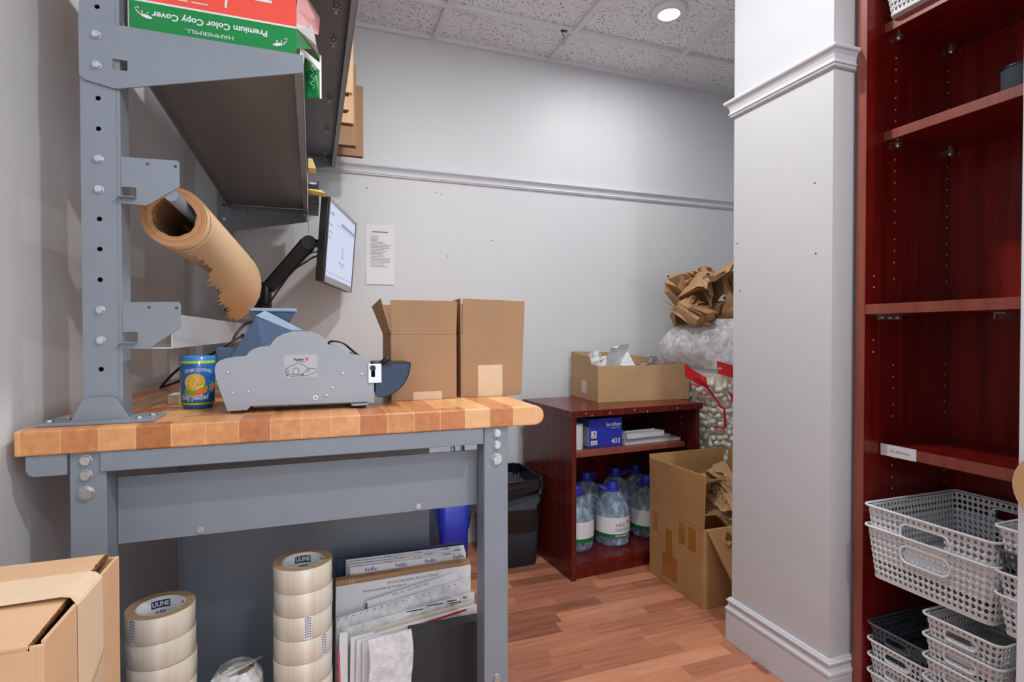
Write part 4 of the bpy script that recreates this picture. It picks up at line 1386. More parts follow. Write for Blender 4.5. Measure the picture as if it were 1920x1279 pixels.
B().hexa([(0.215, 1.2893, 0.352), (0.352, 1.2893, 0.371), (0.352, 1.2899, 0.371), (0.215, 1.2899, 0.352)], [(0.215, 1.2893, 0.356), (0.352, 1.2893, 0.376), (0.352, 1.2899, 0.376), (0.215, 1.2899, 0.356)]).build('red_bar', M['redink'], t)
b = B()
for k in range(10):
    b.box(0.105, 0.116, 1.2893, 1.29, 0.31 + 0.003 * k, 0.3115 + 0.003 * k)
b.build('barcode', M['ink'], t)
t = slab('poly_mailer', 0.050, 0.072, 1.282, 0.006, 0.374, 0.374, M['white'], 'narrow white mailer edge with pink print beside the tall tape stack', 'envelope')
B().hexa([(0.054, 1.2815, SZ + 0.002), (0.059, 1.2815, SZ + 0.002), (0.059, 1.282, SZ + 0.002), (0.054, 1.282, SZ + 0.002)], [(0.051, 1.2815, 0.335), (0.055, 1.2815, 0.335), (0.055, 1.282, 0.335), (0.051, 1.282, 0.335)]).build('pink_print', M['pinkink'], t)
for k in range(3):
    slab('white_mailer', 0.074 + 0.012 * k, 0.13 + 0.012 * k, 1.276 - 0.009 * k, 0.007, 0.362 - 0.003 * k, 0.366 - 0.002 * k, M['mailer'], 'white mailer, %s of three edges left of the clear bag' % ['rear', 'middle', 'front'][k], 'envelope')
tag(B().box(0.205, 0.385, 1.238, 1.272, SZ, 0.370).build('flat_case', M['black_board'], bevel=0.001), 'matte black flat case standing at the front of the mailer row', 'case')
vs, fs = crumple(31, (0.03, 0.006, 0.006), 2, 8)
pb_ = B()
g = []
rn = random.Random(8)
for j in range(15):
    for i in range(11):
        g.append((0.113 + 0.095 * i / 10 + 0.003 * math.sin(j * 0.7), 1.224 + rn.uniform(-0.0012, 0.0012) + 0.006 * (j / 14) ** 3, SZ + 0.001 + 0.236 * j / 14 + 0.006 * i / 10 * j / 14))
pb_.add(g, [(j * 11 + i, j * 11 + i + 1, (j + 1) * 11 + i + 1, (j + 1) * 11 + i) for j in range(14) for i in range(10)])
tag(pb_.build('poly_bag', M['poly'], solid=0.004), 'crinkled clear poly bag of white sheets in front of the black case', 'bag')

# blue bin, black bin and cables by the back wall
BB = thing('recycling_bin', 'blue recycling bin behind the bench leg', 'bin', (0.59, 2.42, 0))


def binbody(b, x0, x1, y0, y1, z0, z1, tx, r=0.03, th=0.004):
    o = rrect(x0 + tx, x1 - tx, y0 + tx, y1 - tx, r)
    p = rrect(x0, x1, y0, y1, r)
    oi = rrect(x0 + tx + th, x1 - tx - th, y0 + tx + th, y1 - tx - th, r - th)
    pi = rrect(x0 + th, x1 - th, y0 + th, y1 - th, r - th)
    n = len(o)
    vs = [(x, y, z0) for x, y in o] + [(x, y, z1) for x, y in p] + [(x, y, z1) for x, y in pi] + [(x, y, z0 + th) for x, y in oi]
    b.add(vs, [(j * n + k, j * n + (k + 1) % n, (j + 1) * n + (k + 1) % n, (j + 1) * n + k) for j in range(3) for k in range(n)], True)
    b.add(vs[:n], [tuple(range(n))[::-1]])
    b.add(vs[3 * n:], [tuple(range(n))])
    return b


binbody(B(), 0.502, 0.645, 2.28, 2.55, 0, 0.40, 0.012).build('bin_body', M['blue'], BB)
B().prism(rrect(0.498, 0.649, 2.276, 2.554, 0.03), 'z', 0.395, 0.403).build('rim', M['blue'], BB)
TB = thing('waste_bin', 'dark grey waste bin with black liner beside the low bookcase', 'bin', (0.86, 2.42, 0))
binbody(B(), 0.735, 0.983, 2.265, 2.60, 0, 0.385, 0.022, 0.035).build('bin_body', M['darkgrey'], TB)
b = B()
o = rrect(0.731, 0.987, 2.261, 2.604, 0.037, 8)
i_ = rrect(0.742, 0.976, 2.272, 2.593, 0.03, 8)
n = len(o)
rn = random.Random(5)
lay = []
for q, (poly, z, wob) in enumerate(((o, 0.335, 0.012), (o, 0.352, 0.004), (o, 0.372, 0.003), (o, 0.392, 0.002), (i_, 0.392, 0.002), (i_, 0.34, 0.006), (i_, 0.26, 0.010), (i_, 0.17, 0.012))):
    for k, (x, y) in enumerate(poly):
        cx, cy = 0.859, 2.432
        s_ = 1.006 + (0.03 * abs(math.sin(k * 2.1 + q)) * (1 if q in (0, 1, 2) else 0.0)) + rn.uniform(0, 0.008) * (1 if q < 3 else -1.4 if q > 4 else 0)
        zz = z + rn.uniform(-wob, wob)
        if q == 0:
            zz -= 0.035 * max(0, (0.9 - x) / 0.2)
        lay.append((min(cx + (x - cx) * s_, 0.9935), cy + (y - cy) * s_, zz))
b.add(lay, [(q * n + k, q * n + (k + 1) % n, (q + 1) * n + (k + 1) % n, (q + 1) * n + k) for q in range(7) for k in range(n)])
b.build('liner', M['blackbag'], TB)
for k, pts in enumerate(([(0.70, 2.6, 0.42), (0.705, 2.55, 0.33), (0.70, 2.5, 0.26), (0.685, 2.45, 0.20), (0.66, 2.4, 0.16)], [(0.655, 2.6, 0.42), (0.675, 2.58, 0.34), (0.672, 2.56, 0.28), (0.65, 2.565, 0.22)])):
    tag(B().tube(smooth_path([(p[0], min(p[1], 2.62), p[2]) for p in [(0.44, 2.625, 0.835), (0.58, 2.63, 0.79), (pts[0][0] - 0.02, 2.62, 0.66)] + pts], 6), 0.005 if k == 0 else 0.0035).build('cable', M['black']),
        ['thicker black cable hanging down the back wall past the blue bin', 'thin black cable curving beside the blue bin'][k], 'cable')

# carton at the lower left

t = thing('cardboard_box', 'taped pale cardboard carton at the lower left in front of the bench', 'box', (-0.35, 0.76, 0.36))
BX0, BX1, BY0, BY1, BZ = -0.455, -0.2475, 0.655, 0.878, 0.752
b = B()
b.box(BX0, BX1, BY0, BY0 + 0.004, 0.36, BZ - 0.006).box(BX0, BX1, BY1 - 0.004, BY1, 0.36, BZ - 0.004).box(BX0, BX0 + 0.004, BY0 + 0.004, BY1 - 0.004, 0.36, BZ - 0.004).box(BX0, BX1, BY0 + 0.004, BY1 - 0.004, 0.36, 0.364)
b.box(BX1 - 0.004, BX1, BY0 + 0.004, BY1 - 0.004, 0.36, BZ - 0.003)
b.build('carton_body', M['card_light'], t, bevel=0.001)
b = B()
ym = (BY0 + BY1) / 2
b.hexa([(BX0, ym + 0.001, BZ - 0.001), (BX1 - 0.012, ym + 0.001, BZ - 0.001), (BX1 - 0.012, BY1 + 0.001, BZ - 0.004), (BX0, BY1 + 0.001, BZ - 0.004)], [(BX0, ym + 0.001, BZ + 0.003), (BX1 - 0.012, ym + 0.001, BZ + 0.003), (BX1 - 0.012, BY1 + 0.001, BZ), (BX0, BY1 + 0.001, BZ)])
b.build('flap', M['card_light'], t, bevel=0.0008)
b = B()
b.hexa([(BX0, BY0 - 0.001, BZ - 0.006), (BX1 - 0.012, BY0 - 0.001, BZ - 0.008), (BX1 - 0.012, ym - 0.001, BZ - 0.001), (BX0, ym - 0.001, BZ - 0.001)], [(BX0, BY0 - 0.001, BZ - 0.002), (BX1 - 0.012, BY0 - 0.001, BZ - 0.004), (BX1 - 0.012, ym - 0.001, BZ + 0.003), (BX0, ym - 0.001, BZ + 0.003)])
b.build('flap', M['card_light'], t, bevel=0.0008)
b = B()
rn = random.Random(2)
for k in range(56):
    y = BY0 + (BY1 - BY0) * k / 56
    zz = BZ - 0.004 - (0.006 * max(0, (ym - y) / 0.11))
    b.box(BX1 - 0.0135 + rn.uniform(-0.001, 0.001), BX1 - 0.0115, y, y + 0.0026 * rn.uniform(0.5, 1.0), zz, zz + 0.0025 + 0.0035)
b.build('torn_edge', M['brownfold'], t)
TY0, TY1 = 0.735, 0.812
b = B()
g = []
path = [(BX0, BZ + 0.0036), (BX1 - 0.014, BZ + 0.0038), (BX1 - 0.006, BZ + 0.002), (BX1 + 0.0006, BZ - 0.005), (BX1 + 0.0007, BZ - 0.08), (BX1 + 0.0007, BZ - 0.125)]
for q, (x, z) in enumerate(path):
    for j in range(9):
        y = TY0 + (TY1 - TY0) * j / 8
        dz = 0.003 * (1 if j == 0 else 0) * (1 if 0 < q < 3 else 0)
        zz = z + dz
        if q == 5:
            zz = z + 0.03 * j / 8
        g.append((x, y, zz))
b.add(g, [(q * 9 + j, q * 9 + j + 1, (q + 1) * 9 + j + 1, (q + 1) * 9 + j) for q in range(5) for j in range(8)], False)
b.build('paper_tape', M['tapepaper'], t, solid=0.0004)
b = B().add([(BX1 + 0.0005, TY0 + 0.006, 0.37), (BX1 + 0.0005, TY1 + 0.003, 0.37), (BX1 + 0.0005, TY1 + 0.003, 0.652), (BX1 + 0.0005, TY0 + 0.006, 0.614)], [(0, 1, 2, 3)])
b.build('paper_tape', plain('paper_tape_pale', rgb(206, 176, 142), 0.5), t)
t = thing('cardboard_box', 'plain cardboard carton under the taped pale carton at the lower left', 'box', (-0.35, 0.76, 0))
B().box(BX0, BX1 + 0.01, BY0 - 0.01, BY1, 0, 0.3595).build('carton_body', M['card'], t, bevel=0.002)

# ------------------------------------------------------------------ low mahogany bookcase by the back wall
CR = R(4)
LB = thing('low_bookcase', 'low mahogany bookcase against the back wall behind the bench', 'bookcase', (1.024, 2.072, 0), CR)
CW, CD, CH = 0.694, 0.47, 0.722
def lb(b, name, mat, parent=LB, bevel=0.0015):
    return b.build(name, mat, parent, bevel=bevel, world=False)


lb(B().box(-0.008, CW + 0.008, -0.012, CD, CH - 0.028, CH), 'top_panel', [M['mahogany']])
lb(B().box(0, 0.022, 0, CD, 0, CH - 0.028), 'side_panel', M['mahogany_side'])
lb(B().box(CW - 0.022, CW, 0, CD, 0, CH - 0.028), 'side_panel', M['mahogany_side'])
lb(B().box(0.022, CW - 0.022, CD - 0.008, CD, 0.0, CH - 0.028), 'back_panel', M['mahogany'])
lb(B().box(0.022, CW - 0.022, 0.004, CD - 0.008, 0.045, 0.069), 'shelf', M['mahogany'])
lb(B().box(0.023, CW - 0.085, 0.006, CD - 0.01, 0.521, 0.543), 'shelf', M['mahogany_edge'])
lb(B().box(0.022, CW - 0.022, 0.012, 0.03, 0.0, 0.045), 'kick_board', M['mahogany'])
b = B()
for y in (0.10, 0.36):
    for z in (0.58, 0.61, 0.64, 0.48):
        b.cyl((CW - 0.0225, y, z), (CW - 0.0215, y, z), 0.0025, n=8)
lb(b, 'peg_holes', M['white'], bevel=0)
b = B()
for x, z in ((0.06, CH - 0.01), (0.09, CH - 0.02), (0.18, CH - 0.015), (0.31, CH - 0.01), (0.38, CH - 0.02), (0.55, CH - 0.014)):
    b.box(x, x + 0.002, -0.0126, -0.0115, z - 0.006, z + 0.002)
lb(b, 'chips', M['white'], bevel=0)


def cabw(x, y, z):
    c, s_ = math.cos(CR), math.sin(CR)
    return Vector((1.024 + c * x - s_ * y, 2.072 + s_ * x + c * y, z))


# toner carton
tn = thing('toner_carton', 'blue toner carton standing on the low bookcase shelf', 'box', tuple(cabw(0.124, 0.06, 0.5435)), CR)
b = B().box(0, 0.171, 0, 0.22, 0, 0.127)
tnb = b.build('carton', M['tonerblue'], tn, bevel=0.0015, world=False)
def local_text(s, size, mat, x, y, z, parent, right=(1, 0, 0), upv=(0, 0, 1), **kw):
    vs, fs = text_geo(s, size, **kw)
    r, u = Vector(right), Vector(upv)
    return B().add([Vector((x, y, z)) + r * v.x + u * v.y for v in vs], fs).build('lettering', mat, parent, world=False)


local_text('brother', 0.0255, M['white'], 0.127, -0.0006, 0.098, tn, bold=0.0006)
local_text('at your side', 0.0095, M['white'], 0.134, -0.0006, 0.083, tn)
local_text('433', 0.0315, M['white'], 0.138, -0.0006, 0.022, tn, bold=0.0007)
B().box(0.008, 0.036, -0.0008, 0, 0.042, 0.074).box(0.006, 0.04, -0.0008, 0, 0.012, 0.031).build('white_label', M['white'], tn, world=False)
b = B().box(0.014, 0.030, -0.0012, -0.0008, 0.05, 0.052).box(0.022, 0.028, -0.0012, -0.0008, 0.058, 0.068)
b.k = 1
b.box(0.010, 0.036, -0.0012, -0.0008, 0.0195, 0.0225)
b.build('label_print', [M['ink'], M['orange']], tn, world=False)
b = B().box(-0.0008, 0, 0.004, 0.216, 0.004, 0.09)
b.k = 1
b.box(-0.0008, 0, 0.004, 0.216, 0.09, 0.122)
b.build('side_print', [plain('pale_blue_print', rgb(190, 204, 226), 0.4), plain('teal_print', rgb(70, 110, 160), 0.4)], tn, world=False)
tag(B().cyl(tuple(cabw(0.062, 0.075, 0.5435)), tuple(cabw(0.062, 0.075, 0.655)), 0.032, n=28).build('paper_roll', M['white'], bevel=0.002), 'small white paper roll at the left end of the low bookcase shelf', 'paper roll')
# magazines
zz = 0.5435
for k, (x0, x1, y0, y1, th, mt, lab) in enumerate((
        (0.305, 0.625, 0.05, 0.30, 0.010, 'white', 'bottom white magazine of the pile beside the blue toner carton'),
        (0.305, 0.575, 0.06, 0.29, 0.016, 'cream', 'thick grey folder second from the bottom of the magazine pile'),
        (0.31, 0.525, 0.04, 0.28, 0.022, 'white', 'thick white booklet in the middle of the magazine pile'),
        (0.305, 0.50, 0.06, 0.29, 0.005, 'darkgrey', 'thin dark magazine second from the top of the pile'),
        (0.305, 0.475, 0.05, 0.28, 0.006, 'black', 'top black magazine of the pile beside the toner carton'))):
    t = thing('magazine', lab, 'magazine', tuple(cabw(x0, y0, zz)), CR + R([1, 3, 5, 2, 4][k]) * 0.5, 'magazines on the low bookcase shelf')
    B().box(0, x1 - x0, 0, y1 - y0, 0, th).build('pages', [M['white'], plain('folder_grey', rgb(168, 174, 180), 0.5), M['white'], M['white'], M['white']][k], t, world=False)
    B().box(-0.001, x1 - x0 + 0.001, -0.002, y1 - y0, th, th + 0.0012).build('cover', M[mt], t, world=False)
    zz += th + 0.0014

# water jugs
def make_jug(label, loc, rz):
    t = thing('water_jug', label, 'water jug', loc, rz, 'water jugs in the low bookcase')
    k = 0.082
    prof = [(0.0, 0.004), (0.05, 0.0), (0.07, 0.006), (0.078, 0.02), (0.074, 0.03), (0.0795, 0.038), (0.08, 0.05), (0.08, 0.14), (0.082, 0.15), (0.079, 0.17), (0.068, 0.20), (0.048, 0.228), (0.028, 0.243), (0.02, 0.25), (0.019, 0.262), (0.0, 0.262)]
    b = B()
    n = 40
    vs = []
    for r, z in prof:
        for q in range(n):
            a = 2 * PI * q / n
            rr = r * (1 + (0.035 * math.cos(8 * a) if z < 0.045 and r > 0.06 else 0.03 * math.cos(6 * a) if 0.16 < z < 0.23 else 0))
            vs.append((rr * math.cos(a), rr * math.sin(a), z))
    b.add(vs, [(j * n + q, j * n + (q + 1) % n, (j + 1) * n + (q + 1) % n, (j + 1) * n + q) for j in range(len(prof) - 1) for q in range(n)], True)
    b.build('bottle', M['water'], t, world=False)
    b = B()
    b.cyl((0, 0, 0.254), (0, 0, 0.288), 0.0265, 0.024, n=24)
    b.build('cap', M['capblue'], t, bevel=0.002, world=False)
    b = B()
    b.tube(smooth_path([(-0.022, -0.006, 0.252), (-0.045, -0.016, 0.258), (-0.066, -0.004, 0.270), (-0.066, 0.014, 0.272), (-0.045, 0.018, 0.262), (-0.022, 0.008, 0.252)], 5), 0.0055, 8)
    b.cyl((0, 0, 0.244), (0, 0, 0.254), 0.031, n=24)
    b.build('carry_handle', M['capblue'], t, world=False)
    b = B()
    r = 0.0812
    a0, a1 = R(-90 - 112), R(-90 + 112)
    m = 40
    for q in range(m):
        a, c = a0 + (a1 - a0) * q / m, a0 + (a1 - a0) * (q + 1) / m
        for z0, z1, kk in ((0.066, 0.14, 0), (0.048, 0.066, 1)):
            b.k = kk
            b.add([(r * math.cos(a), r * math.sin(a), z0), (r * math.cos(c), r * math.sin(c), z0), (r * math.cos(c), r * math.sin(c), z1), (r * math.cos(a), r * math.sin(a), z1)], [(0, 1, 2, 3)], True)
    b.build('label', [M['white'], M['labelgreen']], t, world=False)
    def wrap(vs, lift=0.0004):
        return [Vector(((r + lift) * math.cos(R(-90) + v.x / r), (r + lift) * math.sin(R(-90) + v.x / r), v.y)) for v in vs]
    vs, fs = text_geo('véo', 0.034)
    B().add(wrap([Vector((v.x + 0.008, v.y + 0.108, 0)) for v in vs]), fs).build('lettering', M['greyink'], t, world=False)
    vs, fs = text_geo('DU DOMAINE', 0.012, bold=0.0003)
    B().add(wrap([Vector((v.x + 0.022, v.y + 0.057, 0)) for v in vs]), fs).build('lettering', M['white'], t, world=False)
    leaf = [(0, 0.011), (0.003, 0.005), (0.008, 0.007), (0.006, 0.002), (0.011, -0.001), (0.005, -0.005), (0.006, -0.009), (0.0, -0.006), (-0.006, -0.009), (-0.005, -0.005), (-0.011, -0.001), (-0.006, 0.002), (-0.008, 0.007), (-0.003, 0.005)]
    vs = [Vector((0.052, 0.116, 0))] + [Vector((0.052 + x, 0.116 + z, 0)) for x, z in leaf]
    B().add(wrap(vs), [(0, 1 + q, 1 + (q + 1) % len(leaf)) for q in range(len(leaf))]).build('leaf_mark', M['orange'], t, world=False)
    b = B()
    for z, x0, x1 in ((0.088, -0.02, 0.06), (0.083, -0.015, 0.055), (0.078, -0.02, 0.05)):
        b.add(wrap([Vector((x0 + (x1 - x0) * q / 8, z + dz, 0)) for q in range(9) for dz in (0, 0.0022)]), [(2 * q, 2 * q + 2, 2 * q + 3, 2 * q + 1) for q in range(8)])
    b.build('label_print', plain('blue_print', rgb(120, 140, 190), 0.5), t, world=False)
    return t


jug = None
for x, y, rz, lab in ((0.305, 0.150, -12, 'middle front water jug with its label facing out, low bookcase'), (0.118, 0.165, 75, 'front water jug against the left side of the low bookcase'),
                      (0.515, 0.165, 5, 'front water jug half hidden by the tall open carton'), (0.285, 0.345, 200, 'rear left water jug in the low bookcase'),
                      (0.468, 0.36, 165, 'rear middle water jug in the low bookcase'), (0.605, 0.37, 10, 'rear right water jug in the low bookcase')):
    p = cabw(x, y, 0.0693)
    if jug is None:
        jug = make_jug(lab, tuple(p), CR + R(rz))
    else:
        dup(jug, tuple(p), CR + R(rz), lab)

# old tray box of white mailers on the bookcase
tb_ = thing('cardboard_tray', 'worn cardboard tray box of white mailers on the low bookcase', 'box', (1.265, 2.29, CH))
FR = Vector((1.765, 2.262, CH)) - Vector((1.266, 2.285, CH))
e1 = FR.normalized()
e2 = Vector((-e1.y, e1.x, 0))
O = Vector((1.266, 2.285, CH + 0.0004))
def tq(u, v, z):
    return O + e1 * u + e2 * v + Vector((0, 0, z))
def twall(b, pts0, pts1, th):
    """wall from a polyline of (u, v, top height); th is an inward offset vector (u,v)"""
    for (a, c) in zip(pts0[:-1], pts0[1:]):
        b.hexa([tq(a[0], a[1], 0), tq(c[0], c[1], 0), tq(c[0] + th[0], c[1] + th[1], 0), tq(a[0] + th[0], a[1] + th[1], 0)],
               [tq(a[0], a[1], a[2]), tq(c[0], c[1], c[2]), tq(c[0] + th[0], c[1] + th[1], c[2]), tq(a[0] + th[0], a[1] + th[1], a[2])])
    return b


b = B()
tw_, td_ = 0.50, 0.315
twall(b, [(0, 0, 0.172), (0.25, 0, 0.171), (tw_, 0, 0.174)], None, (0, 0.004))
twall(b, [(0, 0.004, 0.172), (0, 0.05, 0.176), (0, 0.075, 0.172), (0, 0.08, 0.19), (0, 0.1, 0.215), (0, 0.22, 0.221), (0, td_, 0.232)], None, (0.004, 0))
twall(b, [(0, td_, 0.232), (0.2, td_, 0.226), (0.35, td_, 0.21), (tw_, td_, 0.188)], None, (0, -0.004))
twall(b, [(tw_, 0.004, 0.174), (tw_, 0.2, 0.18), (tw_, td_, 0.188)], None, (-0.004, 0))
b.hexa([tq(0.004, 0.004, 0), tq(tw_ - 0.004, 0.004, 0), tq(tw_ - 0.004, td_ - 0.004, 0), tq(0.004, td_ - 0.004, 0)], [tq(0.004, 0.004, 0.004), tq(tw_ - 0.004, 0.004, 0.004), tq(tw_ - 0.004, td_ - 0.004, 0.004), tq(0.004, td_ - 0.004, 0.004)])
b.build('tray_body', M['card_tray'], tb_)
b = B()
b.hexa([tq(-0.0006, 0.13, 0.03), tq(-0.0006, 0.185, 0.03), tq(0, 0.185, 0.03), tq(0, 0.13, 0.03)], [tq(-0.0006, 0.13, 0.09), tq(-0.0006, 0.185, 0.09), tq(0, 0.185, 0.09), tq(0, 0.13, 0.09)])
b.build('tape', M['cream'], tb_)
for k, (u, v, sz, lab, rot) in enumerate(((0.19, 0.15, (0.26, 0.19, 0.215), 'crumpled white mailer peeking out of the worn tray box', 0.2), (0.075, 0.14, (0.13, 0.18, 0.165), 'white mailer at the left end of the worn tray box', 0.5), (0.40, 0.15, (0.17, 0.18, 0.16), 'white mailer at the right end of the worn tray box', -0.3))):
    vs, fs = crumple(40 + k, sz, 5, 22, (25, 75))
    Rz = Matrix.Rotation(rot * 0.2, 3, 'Z')
    z0 = 0.006 + sz[2] / 2
    zl = [0.05, 0.07, 0.05][k]
    ob = B().add([tq(u, v, z0 + zl) + Rz @ Vector((q.x * 0.9, q.y * 0.9, q.z)) for q in vs], fs)
    tag(ob.build('poly_mailer', M['mailer'], solid=0.0008), lab, 'mailer')

# ------------------------------------------------------------------ big open carton full of kraft paper
BC = thing('cardboard_box', 'tall open cardboard carton of crumpled kraft paper on the floor', 'box', (1.6, 1.88, 0))
x0, x1, y0, y1, zc = 1.3895, 1.81, 1.69, 2.045, 0.303
flapbox(BC, x0, x1, y0, y1, 0.0008, zc, M['card_big'], [('left', (1.376, 1.668, 0.516), (1.380, 2.03, 0.508)), ('back', (1.40, 2.06, 0.515), (1.80, 2.06, 0.517)), ('right', (1.815, 1.68, 0.50), (1.812, 2.04, 0.516))], th=0.005)
B().hexa([(1.398, 1.6885, 0.305), (1.80, 1.6885, 0.305), (1.80, 1.6845, 0.302), (1.398, 1.6845, 0.302)], [(1.445, 1.585, 0.115), (1.79, 1.585, 0.115), (1.79, 1.581, 0.112), (1.445, 1.581, 0.112)]).build('flap', M['card_big'], BC, bevel=0.001)
b = B()
for ya, yb, za, zb in ((1.985, 2.02, 0.20, 0.275), (1.885, 1.925, 0.165, 0.235), (1.80, 1.84, 0.205, 0.29), (1.735, 1.782, 0.20, 0.29), (1.85, 1.95, 0.03, 0.13), (1.88, 1.925, 0.13, 0.165)):
    B().box(x0 - 0.0007, x0, ya, yb, za, zb).build('tape', M['browntape'], BC)
for k, (cx, cy, cz, sz, lab) in enumerate(((1.60, 1.90, 0.35, (0.36, 0.28, 0.24), 'crumpled kraft paper at the back of the tall open carton'), (1.60, 1.80, 0.40, (0.20, 0.20, 0.15), 'crumpled kraft paper on top in the tall open carton'), (1.555, 1.70, 0.29, (0.22, 0.14, 0.20), 'crumpled kraft paper spilling over the front of the tall carton'))):
    vs, fs = crumple(70 + k * 3, sz, 9, 26, (50, 120))
    tag(B().add([v + Vector((cx, cy, cz)) for v in vs], fs).build('packing_paper', M['kraft'], solid=0.0006), lab, 'paper')

# ------------------------------------------------------------------ bag of packing peanuts with kraft paper above
BGX, BGY = 2.10, 2.31
def ring(z):
    # half width, half depth and x-centre of the bag at a height
    tbl = [(0.0, 0.24, 0.22, 2.10), (0.06, 0.30, 0.27, 2.10), (0.3, 0.34, 0.28, 2.11), (0.55, 0.34, 0.28, 2.11), (0.72, 0.35, 0.28, 2.105), (0.82, 0.40, 0.28, 2.09), (0.95, 0.40, 0.27, 2.085), (1.06, 0.34, 0.24, 2.08), (1.13, 0.22, 0.17, 2.08)]
    for a, c in zip(tbl[:-1], tbl[1:]):
        if a[0] <= z <= c[0]:
            f = (z - a[0]) / (c[0] - a[0])
            return [a[i] + (c[i] - a[i]) * f for i in range(1, 4)]
    return list(tbl[-1][1:])


def bagpt(a, z, s_=1.0):
    hw, hd, cx = ring(z)
    return Vector((cx + s_ * hw * math.copysign(abs(math.cos(a)) ** 0.8, math.cos(a)), BGY + s_ * hd * math.copysign(abs(math.sin(a)) ** 0.8, math.sin(a)), z))


PB = thing('peanut_bag', 'clear plastic bag of packing peanuts beside the low bookcase', 'bag', (BGX, BGY, 0))
rn = random.Random(11)
zs = [0.004, 0.03, 0.06] + [0.1 + 0.06 * k for k in range(18)]
n = 44
vs = []
for j, z in enumerate(zs):
    for q in range(n):
        a = 2 * PI * q / n
        p = bagpt(a, min(z, 1.13), 1.0 + rn.uniform(-0.015, 0.02) * (1 + 2 * (z > 0.8)))
        p.x = max(p.x, 1.775 if z < 0.93 else 1.67)
        vs.append((p.x, min(p.y, 2.62), z))
b = B()
jt = next(j for j, z in enumerate(zs) if z > 0.84)
for j in range(len(zs) - 1):
    b.k = 1 if j >= jt else 0
    b.add(vs, [(j * n + q, j * n + (q + 1) % n, (j + 1) * n + (q + 1) % n, (j + 1) * n + q) for q in range(n)], True)
b.k = 1
b.add(vs[-n:], [tuple(range(n))])
b.build('film', [M['bag'], M['bagtop']], PB)
b = B()
for a0, a1, z0, z1 in ((198, 218, 0.84, 0.90), (228, 262, 0.86, 0.92), (233, 240, 0.66, 0.78)):
    g = []
    for j in range(3):
        for i in range(9):
            g.append(bagpt(R(a0 + (a1 - a0) * i / 8), z0 + (z1 - z0) * j / 2 - 0.06 * i / 8, 1.035))
    b.add(g, [(j * 9 + i, j * 9 + i + 1, (j + 1) * 9 + i + 1, (j + 1) * 9 + i) for j in range(2) for i in range(8)])
b.tube([bagpt(R(a), z, 1.036) for a, z in ((214, 0.85), (216, 0.8), (219, 0.74), (222, 0.70), (225, 0.69), (225, 0.64), (225, 0.6), (221, 0.6), (214, 0.6))], 0.005, 6)
for k in range(3):
    for i in range(5):
        a = 203 + i * 2.2
        z = 0.80 - 0.045 * k
        b.tube([bagpt(R(a), z, 1.034), bagpt(R(a + 1.2), z, 1.034)], 0.004, 5)
b.build('red_print', M['redink'], PB)
# loose peanuts: a core nobody could count, and the ones that press against the film
vs = []
zz_ = [0.02 + 0.052 * k for k in range(17)]
for j, z in enumerate(zz_):
    for q in range(n):
        a = 2 * PI * q / n
        p = bagpt(a, z, 0.86 + rn.uniform(-0.03, 0.03))
        vs.append((max(p.x, 1.81), p.y, z))
b = B().add(vs, [(j * n + q, j * n + (q + 1) % n, (j + 1) * n + (q + 1) % n, (j + 1) * n + q) for j in range(len(zz_) - 1) for q in range(n)], True)
b.add(vs[-n:], [tuple(range(n))])
o = tag(b.build('packing_peanuts', M['peanut']), 'mass of cream packing peanuts deep inside the clear bag', 'packing peanuts')
o['kind'] = 'stuff'
pm = B()
pp = []
for k in range(13):
    f = k / 12
    pp.append((Vector((0.007 * math.sin(f * PI), 0, (f - 0.5) * 0.052)), 0.0135 * math.sqrt(max(0.02, 1 - (2 * f - 1) ** 6)) * (0.86 + 0.14 * abs(2 * f - 1))))
pm.tube([p for p, r in pp], [r for p, r in pp], 10)
p0 = pm.build('packing_peanut', M['peanut'])
tag(p0, 'cream foam packing peanut pressed against the clear bag film', 'packing peanut', 'packing peanuts in the clear bag')
cnt = 0
for row in range(24):
    z = 0.045 + row * 0.0335
    for q in range(11):
        a = R(176 + 108 * (q + 0.5 * (row % 2)) / 11)
        p = bagpt(a, z, 0.93 + rn.uniform(-0.02, 0.005))
        p.x = max(p.x, 1.80)
        o = p0 if cnt == 0 else p0.copy()
        if cnt:
            COL.objects.link(o)
        o.location = p + Vector((rn.uniform(-0.006, 0.006), rn.uniform(-0.006, 0.006), rn.uniform(-0.006, 0.006)))
        o.rotation_euler = (rn.uniform(0, PI), rn.uniform(0, PI), rn.uniform(0, PI))
        cnt += 1
for k, (cx, cy, cz, sz, sd_, lab) in enumerate(((1.95, 2.30, 1.30, (0.34, 0.3, 0.25), 91, 'large crumpled kraft paper sheet heaped on the peanut bag'), (1.86, 2.26, 1.165, (0.42, 0.3, 0.20), 95, 'lower crumpled kraft paper directly on the peanut bag'), (2.11, 2.26, 1.28, (0.3, 0.3, 0.34), 99, 'crumpled kraft paper on the peanut bag beside the pillar'), (1.97, 2.45, 1.26, (0.42, 0.22, 0.32), 107, 'crumpled kraft paper at the rear of the heap on the peanut bag'))):
    vs, fs = crumple(sd_, sz, 9, 28, (50, 120))
    tag(B().add([v + Vector((cx, cy, cz)) for v in vs], fs).build('packing_paper', M['kraft'], solid=0.0006), lab, 'paper')

